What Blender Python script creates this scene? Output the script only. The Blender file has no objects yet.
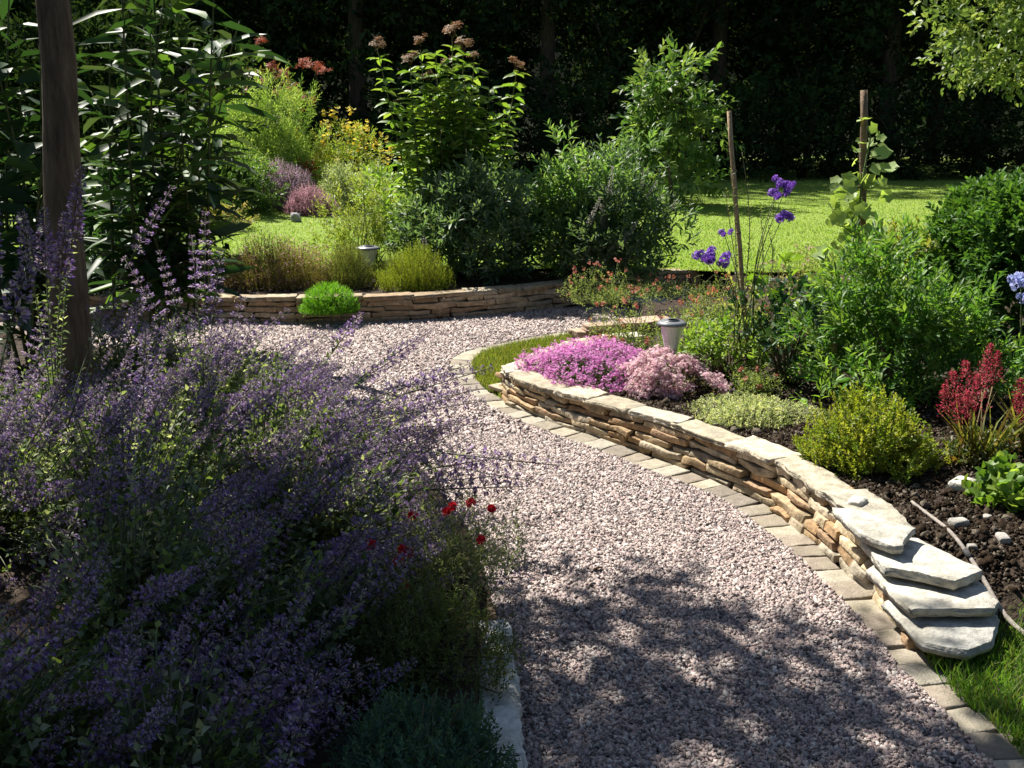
import bpy, math
import numpy as np
from mathutils import Vector, Matrix

# ------------------------------------------------------------------ camera, world, sun, exposure
S = bpy.context.scene
COL = S.collection
rng = np.random.default_rng(11)
FPX, PITCH, CAMH = 1000.0, math.radians(14.8), 1.6
cam = bpy.data.cameras.new('camera')
cam.sensor_width = 36.0
cam.lens = FPX * 36.0 / 1024.0
cam.clip_start, cam.clip_end = 0.05, 1000.0
camo = bpy.data.objects.new('camera', cam)
COL.objects.link(camo)
camo.location = (0, 0, CAMH)
camo.rotation_euler = (math.pi / 2 - PITCH, 0, 0)
S.camera = camo

SUN_EL, SUN_LEFT = math.radians(50), math.radians(38)      # sun ahead of the camera and to the left
sdir = Vector((-math.sin(SUN_LEFT) * math.cos(SUN_EL), math.cos(SUN_LEFT) * math.cos(SUN_EL), math.sin(SUN_EL)))
sun = bpy.data.lights.new('sun', 'SUN')
sun.energy = 5.0
sun.angle = math.radians(0.5)
sun.color = (1.0, 0.95, 0.86)
suno = bpy.data.objects.new('sun', sun)
COL.objects.link(suno)
suno.rotation_euler = sdir.to_track_quat('Z', 'Y').to_euler()
suno.location = (-6, 8, 12)

W = bpy.data.worlds.new('World')
S.world = W
W.use_nodes = True
wn = W.node_tree.nodes
bg = wn['Background']
sky = wn.new('ShaderNodeTexSky')
sky.sky_type = 'NISHITA'
sky.sun_disc = False
sky.sun_elevation = SUN_EL
sky.sun_rotation = -SUN_LEFT
W.node_tree.links.new(sky.outputs[0], bg.inputs[0])
bg.inputs[1].default_value = 0.05
S.view_settings.view_transform = 'Standard'
S.view_settings.look = 'None'
S.view_settings.exposure = 1.3
S.view_settings.gamma = 1.0

# ------------------------------------------------------------------ picture -> place helpers
FW = np.array([0, math.cos(PITCH), -math.sin(PITCH)])
UP = np.array([0, math.sin(PITCH), math.cos(PITCH)])


def ray(px, py):
    return FW + (px - 512) / FPX * np.array([1.0, 0, 0]) + (384 - py) / FPX * UP


def G(px, py, z=0.0):
    d = ray(px, py)
    t = (z - CAMH) / d[2]
    return np.array([d[0] * t, d[1] * t, z])


def at(px, py, Y):
    d = ray(px, py)
    return d * (Y / d[1]) + np.array([0, 0, CAMH])


def G2(pts, z=0.0):
    return np.array([G(x, y, z)[:2] for x, y in pts])


def U(a, b, n=None):
    return rng.uniform(a, b, n)


def nrm(v):
    return v / np.maximum(np.linalg.norm(v, axis=-1, keepdims=True), 1e-9)


def in_poly(P, poly):
    x, y = P[:, 0], P[:, 1]
    r = np.zeros(len(P), bool)
    n = len(poly)
    for i in range(n):
        x1, y1 = poly[i]
        x2, y2 = poly[(i + 1) % n]
        c = ((y1 > y) != (y2 > y)) & (x < (x2 - x1) * (y - y1) / (y2 - y1 + 1e-12) + x1)
        r ^= c
    return r


def resample(pts, step):
    """smooth polyline through pts at even spacing"""
    P = np.array(pts, float)
    n = len(P)
    out = []
    for i in range(n - 1):
        p0, p1, p2, p3 = P[max(i - 1, 0)], P[i], P[i + 1], P[min(i + 2, n - 1)]
        for t in np.linspace(0, 1, 14, endpoint=False):
            out.append(0.5 * (2 * p1 + (p2 - p0) * t + (2 * p0 - 5 * p1 + 4 * p2 - p3) * t * t + (3 * p1 - p0 - 3 * p2 + p3) * t ** 3))
    out.append(P[-1])
    out = np.array(out)
    s = np.r_[0, np.cumsum(np.linalg.norm(np.diff(out, axis=0), axis=1))]
    q = np.arange(0, s[-1], step)
    return np.stack([np.interp(q, s, out[:, k]) for k in range(out.shape[1])], 1)


class Curve:
    def __init__(self, pts):
        self.p = resample(pts, 0.02)
        self.s = np.r_[0, np.cumsum(np.linalg.norm(np.diff(self.p, axis=0), axis=1))]
        self.len = self.s[-1]

    def at(self, s):
        return np.array([np.interp(s, self.s, self.p[:, 0]), np.interp(s, self.s, self.p[:, 1])])

    def tan(self, s):
        d = self.at(min(s + 0.03, self.len)) - self.at(max(s - 0.03, 0))
        return d / (np.linalg.norm(d) + 1e-9)


# ------------------------------------------------------------------ materials
def new_mat(name):
    m = bpy.data.materials.new(name)
    m.use_nodes = True
    nt = m.node_tree
    b = nt.nodes['Principled BSDF']
    return m, nt, nt.nodes, nt.links, b


def leaf_mat(name, rough=0.5, trans=0.42, spec=0.35, tint=(1.5, 1.55, 0.6)):
    m, nt, N, Lk, b = new_mat(name)
    a = N.new('ShaderNodeAttribute'); a.attribute_name = 'col'
    Lk.new(a.outputs['Color'], b.inputs['Base Color'])
    b.inputs['Roughness'].default_value = rough
    b.inputs['Specular IOR Level'].default_value = spec
    mul = N.new('ShaderNodeMix'); mul.data_type = 'RGBA'; mul.blend_type = 'MULTIPLY'
    mul.inputs[0].default_value = 1.0
    Lk.new(a.outputs['Color'], mul.inputs[6])
    mul.inputs[7].default_value = (*tint, 1)
    t = N.new('ShaderNodeBsdfTranslucent')
    Lk.new(mul.outputs[2], t.inputs['Color'])
    mx = N.new('ShaderNodeMixShader'); mx.inputs[0].default_value = trans
    Lk.new(b.outputs[0], mx.inputs[1]); Lk.new(t.outputs[0], mx.inputs[2])
    Lk.new(mx.outputs[0], N['Material Output'].inputs['Surface'])
    return m


def attr_mat(name, scale=25.0, lo=0.65, hi=1.2, bump=0.4, rough=0.85, bscale=60.0, spec=0.2, stain=None, vec=None):
    """colour of each piece from its own attribute, broken up by noise, with a bumpy surface"""
    m, nt, N, Lk, b = new_mat(name)
    a = N.new('ShaderNodeAttribute'); a.attribute_name = 'col'
    tcn = N.new('ShaderNodeTexCoord')
    tc = N.new('ShaderNodeMapping')
    tc.inputs['Scale'].default_value = vec or (1, 1, 1)
    Lk.new(tcn.outputs['Object'], tc.inputs['Vector'])
    n1 = N.new('ShaderNodeTexNoise'); n1.inputs['Scale'].default_value = scale; n1.inputs['Detail'].default_value = 6
    n1.inputs['Roughness'].default_value = 0.65
    Lk.new(tc.outputs[0], n1.inputs['Vector'])
    mr = N.new('ShaderNodeMapRange'); mr.inputs[1].default_value = 0.3; mr.inputs[2].default_value = 0.7
    mr.inputs[3].default_value = lo; mr.inputs[4].default_value = hi
    Lk.new(n1.outputs['Fac'], mr.inputs[0])
    mul = N.new('ShaderNodeMix'); mul.data_type = 'RGBA'; mul.blend_type = 'MULTIPLY'; mul.inputs[0].default_value = 1
    Lk.new(a.outputs['Color'], mul.inputs[6]); Lk.new(mr.outputs[0], mul.inputs[7])
    outc = mul.outputs[2]
    if stain:
        n3 = N.new('ShaderNodeTexNoise'); n3.inputs['Scale'].default_value = 7.0; n3.inputs['Detail'].default_value = 5
        Lk.new(tc.outputs[0], n3.inputs['Vector'])
        r3 = N.new('ShaderNodeMapRange'); r3.inputs[1].default_value = 0.5; r3.inputs[2].default_value = 0.68; r3.inputs[4].default_value = 0.75
        Lk.new(n3.outputs['Fac'], r3.inputs[0])
        m2 = N.new('ShaderNodeMix'); m2.data_type = 'RGBA'
        Lk.new(r3.outputs[0], m2.inputs[0]); Lk.new(outc, m2.inputs[6]); m2.inputs[7].default_value = (*stain, 1)
        outc = m2.outputs[2]
    Lk.new(outc, b.inputs['Base Color'])
    n2 = N.new('ShaderNodeTexNoise'); n2.inputs['Scale'].default_value = bscale; n2.inputs['Detail'].default_value = 8
    Lk.new(tc.outputs[0], n2.inputs['Vector'])
    bp = N.new('ShaderNodeBump'); bp.inputs['Strength'].default_value = bump; bp.inputs['Distance'].default_value = 0.01
    Lk.new(n2.outputs['Fac'], bp.inputs['Height']); Lk.new(bp.outputs[0], b.inputs['Normal'])
    b.inputs['Roughness'].default_value = rough
    b.inputs['Specular IOR Level'].default_value = spec
    return m


def ramp_mat(name, cols, scale, rough=0.9, bump=0.5, bscale=None, dist=0.02, vec=None):
    m, nt, N, Lk, b = new_mat(name)
    tc = N.new('ShaderNodeTexCoord')
    src = tc.outputs['Object']
    if vec:
        mp = N.new('ShaderNodeMapping'); mp.inputs['Scale'].default_value = vec
        Lk.new(src, mp.inputs['Vector']); src = mp.outputs[0]
    n1 = N.new('ShaderNodeTexNoise'); n1.inputs['Scale'].default_value = scale; n1.inputs['Detail'].default_value = 8
    n1.inputs['Roughness'].default_value = 0.7
    Lk.new(src, n1.inputs['Vector'])
    r = N.new('ShaderNodeValToRGB')
    el = r.color_ramp.elements
    el[0].position, el[1].position = 0.3, 0.7
    el[0].color, el[1].color = (*cols[0], 1), (*cols[-1], 1)
    for i, c in enumerate(cols[1:-1]):
        e = el.new(0.3 + 0.4 * (i + 1) / (len(cols) - 1)); e.color = (*c, 1)
    Lk.new(n1.outputs['Fac'], r.inputs[0]); Lk.new(r.outputs[0], b.inputs['Base Color'])
    n2 = N.new('ShaderNodeTexNoise'); n2.inputs['Scale'].default_value = bscale or scale * 2; n2.inputs['Detail'].default_value = 8
    Lk.new(src, n2.inputs['Vector'])
    bp = N.new('ShaderNodeBump'); bp.inputs['Strength'].default_value = bump; bp.inputs['Distance'].default_value = dist
    Lk.new(n2.outputs['Fac'], bp.inputs['Height']); Lk.new(bp.outputs[0], b.inputs['Normal'])
    b.inputs['Roughness'].default_value = rough
    b.inputs['Specular IOR Level'].default_value = 0.2
    return m


M_LEAF = leaf_mat('leaf')
M_GLOSS = leaf_mat('glossy_leaf', rough=0.5, trans=0.32, spec=0.2)
M_MATTE = leaf_mat('matte_leaf', rough=0.75, trans=0.42, spec=0.15)
M_DULL = leaf_mat('shade_leaf', rough=.9, trans=.25, spec=.05)
M_PETAL = leaf_mat('petal', rough=0.6, trans=0.45, spec=0.2, tint=(1.15, 0.95, 1.05))
M_GRASS = leaf_mat('grass_blade', rough=0.5, trans=0.45, spec=0.3)
M_STEM = attr_mat('stem', scale=40, bump=0.1, rough=0.7)
M_BARK = attr_mat('bark', scale=26, lo=0.35, hi=1.45, bump=1.0, bscale=45, rough=0.95, vec=(1, 1, .16))
M_STONE = attr_mat('sandstone', scale=26, lo=0.5, hi=1.3, bump=0.9, bscale=40, stain=(0.20, 0.16, 0.10))
M_SLAB = attr_mat('weathered_slab', scale=20, lo=0.5, hi=1.25, bump=0.55, bscale=75, stain=(0.24, 0.225, 0.18))
M_BLOCK = attr_mat('concrete_block', scale=30, lo=0.7, hi=1.15, bump=0.5, bscale=120, stain=(0.22, 0.20, 0.14))
M_PEBBLE = attr_mat('pebble', scale=90, lo=0.8, hi=1.15, bump=0.2, bscale=200, rough=0.7, spec=0.3)
M_CLOD = attr_mat('soil_clod', scale=60, bump=0.8, bscale=120, rough=1.0, spec=0.05)
M_WOOD = attr_mat('weathered_wood', scale=30, lo=0.6, hi=1.2, bump=0.4, bscale=80, rough=0.85)
M_GRAVEL = ramp_mat('gravel_bed', [(.10, .075, .07), (.26, .20, .19), (.36, .30, .285)], 60, bump=1.0, bscale=90)
M_SOIL = ramp_mat('soil', [(.018, .012, .008), (.04, .027, .018), (.075, .052, .036)], 22, bump=1.0, bscale=45, dist=0.03)
M_LAWN = ramp_mat('lawn_turf', [(.13, .20, .025), (.18, .25, .04), (.22, .28, .06)], 3, bump=0.8, bscale=80)
M_GROUND = ramp_mat('ground_turf', [(.012, .02, .008), (.03, .04, .015)], 3)


def plain(name, col, rough=0.4, metal=0.0, spec=0.5, trans=0.0):
    m, nt, N, Lk, b = new_mat(name)
    tc = N.new('ShaderNodeTexCoord')
    n1 = N.new('ShaderNodeTexNoise'); n1.inputs['Scale'].default_value = 40; n1.inputs['Detail'].default_value = 5
    Lk.new(tc.outputs['Object'], n1.inputs['Vector'])
    mr = N.new('ShaderNodeMapRange'); mr.inputs[3].default_value = 0.8; mr.inputs[4].default_value = 1.15
    Lk.new(n1.outputs['Fac'], mr.inputs[0])
    mul = N.new('ShaderNodeMix'); mul.data_type = 'RGBA'; mul.blend_type = 'MULTIPLY'; mul.inputs[0].default_value = 1
    mul.inputs[6].default_value = (*col, 1); Lk.new(mr.outputs[0], mul.inputs[7])
    Lk.new(mul.outputs[2], b.inputs['Base Color'])
    b.inputs['Roughness'].default_value = rough
    b.inputs['Metallic'].default_value = metal
    b.inputs['Specular IOR Level'].default_value = spec
    b.inputs['Transmission Weight'].default_value = trans
    return m


M_CAP = plain('grey_lamp_cap', (.16, .17, .18), 0.35)
M_PANEL = plain('dark_solar_panel', (.10, .11, .13), 0.5)
M_FROST = plain('frosted_plastic', (.78, .80, .74), 0.45, trans=0.45)
M_STEEL = plain('brushed_metal', (.45, .45, .44), 0.35, metal=0.8)

# ------------------------------------------------------------------ mesh builder
LANCE = (np.array([(0, 0, 0, 0), (.35, -.5, .22, 0), (.35, 0, 0, 0), (.35, .5, .22, 0), (.75, -.36, .12, -.06), (.75, 0, 0, -.07),
                   (.75, .36, .12, -.06), (1, 0, 0, -.16)]),
         np.array([(0, 1, 2), (0, 2, 3), (1, 4, 5), (1, 5, 2), (2, 5, 6), (2, 6, 3), (4, 7, 5), (5, 7, 6)]))
OVAL = (np.array([(0, 0, 0, 0), (.3, -.46, .15, 0), (.3, 0, 0, 0), (.3, .46, .15, 0), (.72, -.42, .15, -.04), (.72, 0, 0, -.05),
                  (.72, .42, .15, -.04), (1, 0, 0, -.12)]), LANCE[1])
DIAM = (np.array([(0, 0, 0, 0), (.45, -.5, .25, 0), (1, 0, 0, -.08), (.45, .5, .25, 0)]), np.array([(0, 1, 2), (0, 2, 3)]))
BLADE = (np.array([(0, -.5, 0, 0), (0, .5, 0, 0), (.55, .38, 0, -.04), (.55, -.38, 0, -.04), (1, 0, 0, -.22)]),
         np.array([(0, 1, 2), (0, 2, 3), (3, 2, 4)]))


def _floret(k):
    v = [(0, 0, 0)]
    t = []
    for i in range(k):
        a0, a1, a2 = [2 * math.pi * (i + o) / k for o in (-.38, 0, .38)]
        n = len(v)
        v += [(.22, .8 * math.cos(a0), .8 * math.sin(a0)), (.30, 1.0 * math.cos(a1), 1.0 * math.sin(a1)), (.22, .8 * math.cos(a2), .8 * math.sin(a2))]
        t += [(0, n, n + 1), (0, n + 1, n + 2)]
    return np.array(v, float), np.array(t)


FLOR5, FLOR4 = _floret(5), _floret(4)
_a = np.arange(15) * 2 * math.pi / 15
_r = np.where(np.arange(15) % 3 == 1, 1.0, .80); _r[0] = .35
LOBED = (np.c_[np.r_[0, .22 * _r ** 2], np.r_[0, _r * np.cos(_a)], np.r_[0, _r * np.sin(_a)]], np.array([(0, i + 1, (i + 1) % 15 + 1) for i in range(15)]))


def palette(pal, n, jit=0.18):
    pal = np.array(pal, float)
    c = pal[rng.integers(0, len(pal), n)] * U(1 - jit, 1 + jit, (n, 1))
    return np.clip(c, 0, 1)


class MB:
    def __init__(self):
        self.V, self.T, self.C, self.n = [], [], [], 0

    def add(self, V, T, C):
        if len(V) == 0: return
        self.V.append(np.asarray(V, float)); self.T.append(np.asarray(T) + self.n)
        C = np.asarray(C, float)
        if C.ndim == 1: C = np.repeat(C[None], len(V), 0)
        self.C.append(C); self.n += len(V)

    def leaves(self, P, D, L, Wd, pal, tm=DIAM, roll=0.6, jit=0.18):
        n = len(P)
        if n == 0: return
        D = nrm(np.asarray(D, float))
        L = np.broadcast_to(np.asarray(L, float), (n,)); Wd = np.broadcast_to(np.asarray(Wd, float), (n,))
        up = np.array([0, 0, 1.0]) + rng.normal(0, roll, (n, 3))
        Sd = nrm(np.cross(D, up)); Nn = np.cross(Sd, D)
        tv, tt = tm
        V = (P[:, None] + D[:, None] * (tv[None, :, 0, None] * L[:, None, None]) + Sd[:, None] * (tv[None, :, 1, None] * Wd[:, None, None])
             + Nn[:, None] * ((tv[None, :, 2] * Wd[:, None] + tv[None, :, 3] * L[:, None])[..., None]))
        k = len(tv)
        T = (tt[None] + (np.arange(n) * k)[:, None, None]).reshape(-1, 3)
        C = np.repeat(palette(pal, n, jit), k, 0) if not isinstance(pal, np.ndarray) else np.repeat(pal, k, 0)
        self.add(V.reshape(-1, 3), T, C)

    def florets(self, P, D, R, pal, tm=FLOR5, jit=0.18):
        n = len(P)
        D = nrm(np.asarray(D, float))
        R = np.broadcast_to(np.asarray(R, float), (n,))
        Sd = nrm(np.cross(D, rng.normal(0, 1, (n, 3)))); Nn = np.cross(Sd, D)
        tv, tt = tm
        V = P[:, None] + R[:, None, None] * (D[:, None] * tv[None, :, 0, None] + Sd[:, None] * tv[None, :, 1, None] + Nn[:, None] * tv[None, :, 2, None])
        T = (tt[None] + (np.arange(n) * len(tv))[:, None, None]).reshape(-1, 3)
        self.add(V.reshape(-1, 3), T, np.repeat(palette(pal, n, jit), len(tv), 0))

    def shoots(self, P0, D, Ls, m, L, Wd, pal, ang=0.9, tm=DIAM, u=(0.1, 1.0), taper=0.4, bend=0.0, roll=0.6):
        n = len(P0)
        D = nrm(D)
        Ls = np.broadcast_to(np.asarray(Ls, float), (n,))
        Sd = nrm(np.cross(D, rng.normal(0, 1, (n, 3)))); Nn = np.cross(Sd, D)
        uu = np.linspace(u[0], u[1], m)[None] + U(-.5, .5, (n, m)) / m
        ph = np.arange(m)[None] * 2.4 + U(0, 6.28, (n, 1)) + U(-.4, .4, (n, m))
        rad = Sd[:, None] * np.cos(ph)[..., None] + Nn[:, None] * np.sin(ph)[..., None]
        a = ang * (1 - 0.45 * uu) + U(-.25, .25, (n, m))
        Dl = D[:, None] * np.cos(a)[..., None] + rad * np.sin(a)[..., None]
        P = P0[:, None] + D[:, None] * (uu * Ls[:, None])[..., None]
        P[..., 2] -= bend * (uu ** 2) * Ls[:, None]
        LL = L * (1 - taper * uu) * U(.75, 1.2, (n, m))
        # each shoot keeps a hue of its own
        c = np.repeat(palette(pal, n, 0.2), m, 0) * U(.82, 1.18, (n * m, 1))
        self.leaves(P.reshape(-1, 3), Dl.reshape(-1, 3), LL.ravel(), LL.ravel() * Wd / L, np.clip(c, 0, 1), tm, roll)

    def tube(self, pts, rad, col, k=5, jit=0.0):
        P = np.asarray(pts, float); n = len(P)
        R = np.broadcast_to(np.asarray(rad, float), (n,))
        T = nrm(np.gradient(P, axis=0))
        ref = np.array([0.31, 0.17, 0.93]) if abs(T[:, 2]).mean() < .8 else np.array([1.0, .1, 0])
        A = nrm(np.cross(T, ref)); B = np.cross(T, A)
        th = np.arange(k) * 2 * math.pi / k
        rr = R[:, None] * (1 + U(-jit, jit, (n, k)))
        V = P[:, None] + rr[..., None] * (A[:, None] * np.cos(th)[None, :, None] + B[:, None] * np.sin(th)[None, :, None])
        V = np.r_[V.reshape(-1, 3), P[:1], P[-1:]]
        t = []
        for i in range(n - 1):
            for j in range(k):
                a, b2 = i * k + j, i * k + (j + 1) % k
                t += [(a, b2, a + k), (b2, b2 + k, a + k)]
        for j in range(k):
            t += [(n * k, (j + 1) % k, j), (n * k + 1, (n - 1) * k + j, (n - 1) * k + (j + 1) % k)]
        self.add(V, t, np.asarray(col, float))

    def lathe(self, c, prof, col=(.5, .5, .5), k=24):
        th = np.arange(k) * 2 * math.pi / k
        V = []
        for r, z in prof:
            V.append(np.stack([c[0] + r * np.cos(th), c[1] + r * np.sin(th), np.full(k, c[2] + z)], 1))
        V = np.concatenate(V)
        t = []
        for i in range(len(prof) - 1):
            for j in range(k):
                a, b2 = i * k + j, i * k + (j + 1) % k
                t += [(a, b2, a + k), (b2, b2 + k, a + k)]
        self.add(V, t, np.asarray(col, float))

    def build(self, name, mat, parent=None, smooth=False):
        me = bpy.data.meshes.new(name)
        V = np.concatenate(self.V); T = np.concatenate(self.T); C = np.concatenate(self.C)
        if parent is not None:
            V = V - np.array(parent['_o'] if '_o' in parent else (0, 0, 0))
        me.vertices.add(len(V)); me.vertices.foreach_set('co', V.astype(np.float32).ravel())
        me.loops.add(T.size); me.loops.foreach_set('vertex_index', T.astype(np.int32).ravel())
        me.polygons.add(len(T)); me.polygons.foreach_set('loop_start', (np.arange(len(T)) * 3).astype(np.int32))
        if smooth: me.polygons.foreach_set('use_smooth', np.ones(len(T), bool))
        me.update(calc_edges=True)
        ca = me.color_attributes.new('col', 'FLOAT_COLOR', 'POINT')
        ca.data.foreach_set('color', np.c_[C, np.ones(len(C))].astype(np.float32).ravel())
        me.materials.append(mat)
        o = bpy.data.objects.new(name, me)
        COL.objects.link(o)
        if parent is not None:
            o.parent = parent
            o['_o'] = list(parent['_o'])
        return o


ALL = []


def thing(name, label, cat, loc, group=None):
    o = bpy.data.objects.new(name, None)
    COL.objects.link(o)
    o.empty_display_size = 0.1
    o.location = [float(v) for v in loc]
    o['_o'] = [float(v) for v in loc]
    o['label'] = label; o['category'] = cat
    if group: o['group'] = group
    return o


def kind(o, k):
    o['kind'] = k
    return o


def place(mesh, name, parent, p, d, sc=1.0, spin=None):
    """one more copy of a shared flower mesh (its axis along +Z) as a part of its plant"""
    o = bpy.data.objects.new(name, mesh)
    COL.objects.link(o)
    o.parent = parent
    q = Vector(d).to_track_quat('Z', 'Y')
    sp = U(0, 6.28) if spin is None else spin
    o.matrix_local = Matrix.Translation(Vector(p) - Vector(parent['_o'])) @ q.to_matrix().to_4x4() @ Matrix.Rotation(sp, 4, 'Z') @ Matrix.Scale(sc, 4)
    return o


def proto(mb, name, mat):
    o = mb.build(name, mat)
    me = o.data
    bpy.data.objects.remove(o)
    return me


# ------------------------------------------------------------------ plant forms
def dome(n, c, r, lump=0.12, zmin=0.0, seed=None):
    d = rng.normal(0, 1, (n * 3, 3)); d = nrm(d); d = d[d[:, 2] > zmin][:n]
    K = rng.normal(0, 3.2, (5, 3)); ph = U(0, 6.28, 5)
    R = 1 + lump * np.sin(d @ K.T + ph).sum(1) / 2.0
    r = np.array(r, float)
    return np.array(c) + d * r * R[:, None], nrm(d / r), d


def mound(mb, c, r, n, slen, m, L, Wd, pal, ang=0.9, up=0.35, tm=DIAM, lump=0.12, depth=(.8, 1.0), inner=0.4, rand=0.3, zmin=0.0, bend=0.0, taper=.4):
    P, N, d = dome(n, c, r, lump, zmin)
    n = len(P)
    c = np.array(c)
    q = U(depth[0], depth[1], (n, 1))
    k = int(n * inner)
    q[:k] = U(.3, depth[0], (k, 1))
    tips = c + (P - c) * q
    D = nrm(N * (1 - up) + np.array([0, 0, up]) + rng.normal(0, rand, (n, 3)))
    P0 = tips - D * slen
    P0[:, 2] = np.maximum(P0[:, 2], c[2] - .01)
    mb.shoots(P0, D, slen, m, L, Wd, pal, ang, tm, bend=bend, taper=taper)
    return tips[k:], D[k:]


def stems_to(mb, base, tips, r0, r1, col, bow=0.15, k=5, seg=6, spread=0.05):
    base = np.array(base)
    for t in tips:
        b = base + np.r_[rng.normal(0, spread, 2), 0]
        s = np.linspace(0, 1, seg)[:, None]
        p = b + (t - b) * s
        p[:, 2] += (np.sin(s * math.pi) * bow * np.linalg.norm(t - b))[:, 0]
        mb.tube(p, r0 + (r1 - r0) * s[:, 0], col, k)


def clumps(n, c, r, lo=0.5, lump=0.2, zmin=-0.3):
    P, N, d = dome(n, c, r, lump, zmin)
    c = np.array(c)
    return c + (P - c) * U(lo, 1.0, (len(P), 1)), N


def leafy_clumps(mb, cc, cr, per, slen, m, L, Wd, pal, ang=0.9, tm=DIAM, up=0.3, bend=0.0, roll=0.6):
    for p, q in cc:
        d = nrm(rng.normal(0, 1, (per, 3)) + np.array(q) * 0.9)
        P = np.array(p) + d * cr * U(.2, 1, (per, 1)) * np.array([1, 1, .75])
        D = nrm(d + np.array([0, 0, up]) + rng.normal(0, .3, (per, 3)))
        mb.shoots(P, D, slen, m, L, Wd, pal, ang, tm, bend=bend, roll=roll)


# ------------------------------------------------------------------ stone forms
def rough_box(mb, c, t2, half, col, r=0.01, noise=0.006):
    """one roughly squared stone: centre, direction along the wall, half sizes"""
    hx, hy, hz = half
    r = min(r, hx * .6, hy * .6, hz * .7)

    def axis(h, n):
        inner = np.linspace(-h + r, h - r, n)
        return np.r_[-h, -h + .35 * r, inner, h - .35 * r, h]
    ax, ay, az = axis(hx, max(3, int(hx / .03))), axis(hy, 3), axis(hz, 2)
    cor = U(-1, 1, (2, 2, 2, 3)) * np.array([.09 * hx, .12 * hy, .2 * hz])
    K = rng.normal(0, 28, (6, 3)); ph = U(0, 6.28, 6); dv = rng.normal(0, 1, (6, 3))
    tx = np.array([t2[0], t2[1], 0]); ty = np.array([-t2[1], t2[0], 0]); tz = np.array([0, 0, 1.0])

    def face(A, B, w, order):
        a, b2 = np.meshgrid(A, B, indexing='ij')
        p = np.zeros(a.shape + (3,))
        p[..., order[0]] = a; p[..., order[1]] = b2; p[..., order[2]] = w
        p = p.reshape(-1, 3)
        H = np.array([hx, hy, hz]) - r
        q = np.clip(p, -H, H)
        p = q + r * nrm(p - q)
        f = (p / np.array(half) + 1) / 2
        off = 0
        for i in (0, 1):
            for j in (0, 1):
                for k in (0, 1):
                    wgt = (f[:, 0] if i else 1 - f[:, 0]) * (f[:, 1] if j else 1 - f[:, 1]) * (f[:, 2] if k else 1 - f[:, 2])
                    off = off + wgt[:, None] * cor[i, j, k]
        p = p + off + noise * (np.sin(p @ K.T + ph) @ dv) / 3
        V = np.array(c) + p[:, :1] * tx + p[:, 1:2] * ty + p[:, 2:] * tz
        na, nb = a.shape
        idx = np.arange(na * nb).reshape(na, nb)
        q4 = np.stack([idx[:-1, :-1], idx[1:, :-1], idx[1:, 1:], idx[:-1, 1:]], -1).reshape(-1, 4)
        flip = (w > 0) == (order in ((0, 2, 1),))
        if flip: q4 = q4[:, ::-1]
        mb.add(V, np.r_[q4[:, [0, 1, 2]], q4[:, [0, 2, 3]]], col)
    for w in (-hz, hz): face(ax, ay, w, (0, 1, 2))
    for w in (-hy, hy): face(ax, az, w, (0, 2, 1))
    for w in (-hx, hx): face(ay, az, w, (1, 2, 0))


def slab(mb, poly, z0, z1, col, bev=0.003, jag=0.0035, tilt=(0, 0)):
    """flat irregular stone slab from its outline in plan"""
    poly = np.array(poly, float)
    out = []
    n = len(poly)
    for i in range(n):
        a, b2 = poly[i], poly[(i + 1) % n]
        k = max(2, int(np.linalg.norm(b2 - a) / .025))
        for j in range(k):
            out.append(a + (b2 - a) * j / k)
    P = np.array(out) + rng.normal(0, jag, (len(out), 2))
    area = np.sum(P[:, 0] * np.roll(P[:, 1], -1) - np.roll(P[:, 0], -1) * P[:, 1])
    if area < 0: P = P[::-1]
    cen = P.mean(0)
    m = len(P)
    dz = lambda q: (q[:, 0] - cen[0]) * tilt[0] + (q[:, 1] - cen[1]) * tilt[1]
    inn = nrm(cen - P)
    wob = np.convolve(np.r_[rng.normal(0, .002, m + 4)], np.ones(5) / 5, 'valid')
    rings = [(P + inn * .006, z0)]
    fr = [.02, .30, .33, .62, .66, .96]
    off = np.repeat(U(-.0035, .0045, 3), 2)
    for f_, o_ in zip(fr, off):
        rings.append((P + inn * o_ + rng.normal(0, jag * .45, P.shape), z0 + (z1 - z0) * f_))
    rings.append((P + inn * (bev + off[-1]), z1))
    nside = len(rings)
    for f in (.3, .6, .85): rings.append((P + (cen - P) * f, z1 + rng.normal(0, .0004, m)))
    V = np.concatenate([np.c_[q, np.broadcast_to(z, (m,)) + dz(q) + (wob if nside - 2 <= i <= nside - 1 else 0)] for i, (q, z) in enumerate(rings)] + [np.array([[cen[0], cen[1], z1]]), np.array([[cen[0], cen[1], z0]])])
    T = []
    R = len(rings)
    for i in range(R - 1):
        for j in range(m):
            a, b2 = i * m + j, i * m + (j + 1) % m
            T += [(a, b2, a + m), (b2, b2 + m, a + m)]
    for j in range(m):
        T += [((R - 1) * m + j, (R - 1) * m + (j + 1) % m, R * m), ((j + 1) % m, j, R * m + 1)]
    mb.add(V, T, col)


STONE_PAL = [(.40, .30, .18), (.45, .36, .23), (.36, .25, .14), (.42, .35, .25), (.33, .22, .13), (.47, .40, .29), (.38, .33, .25), (.36, .23, .12)]
SLAB_PAL = [(.46, .40, .30), (.42, .38, .30), (.49, .44, .35), (.38, .33, .24)]


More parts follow.
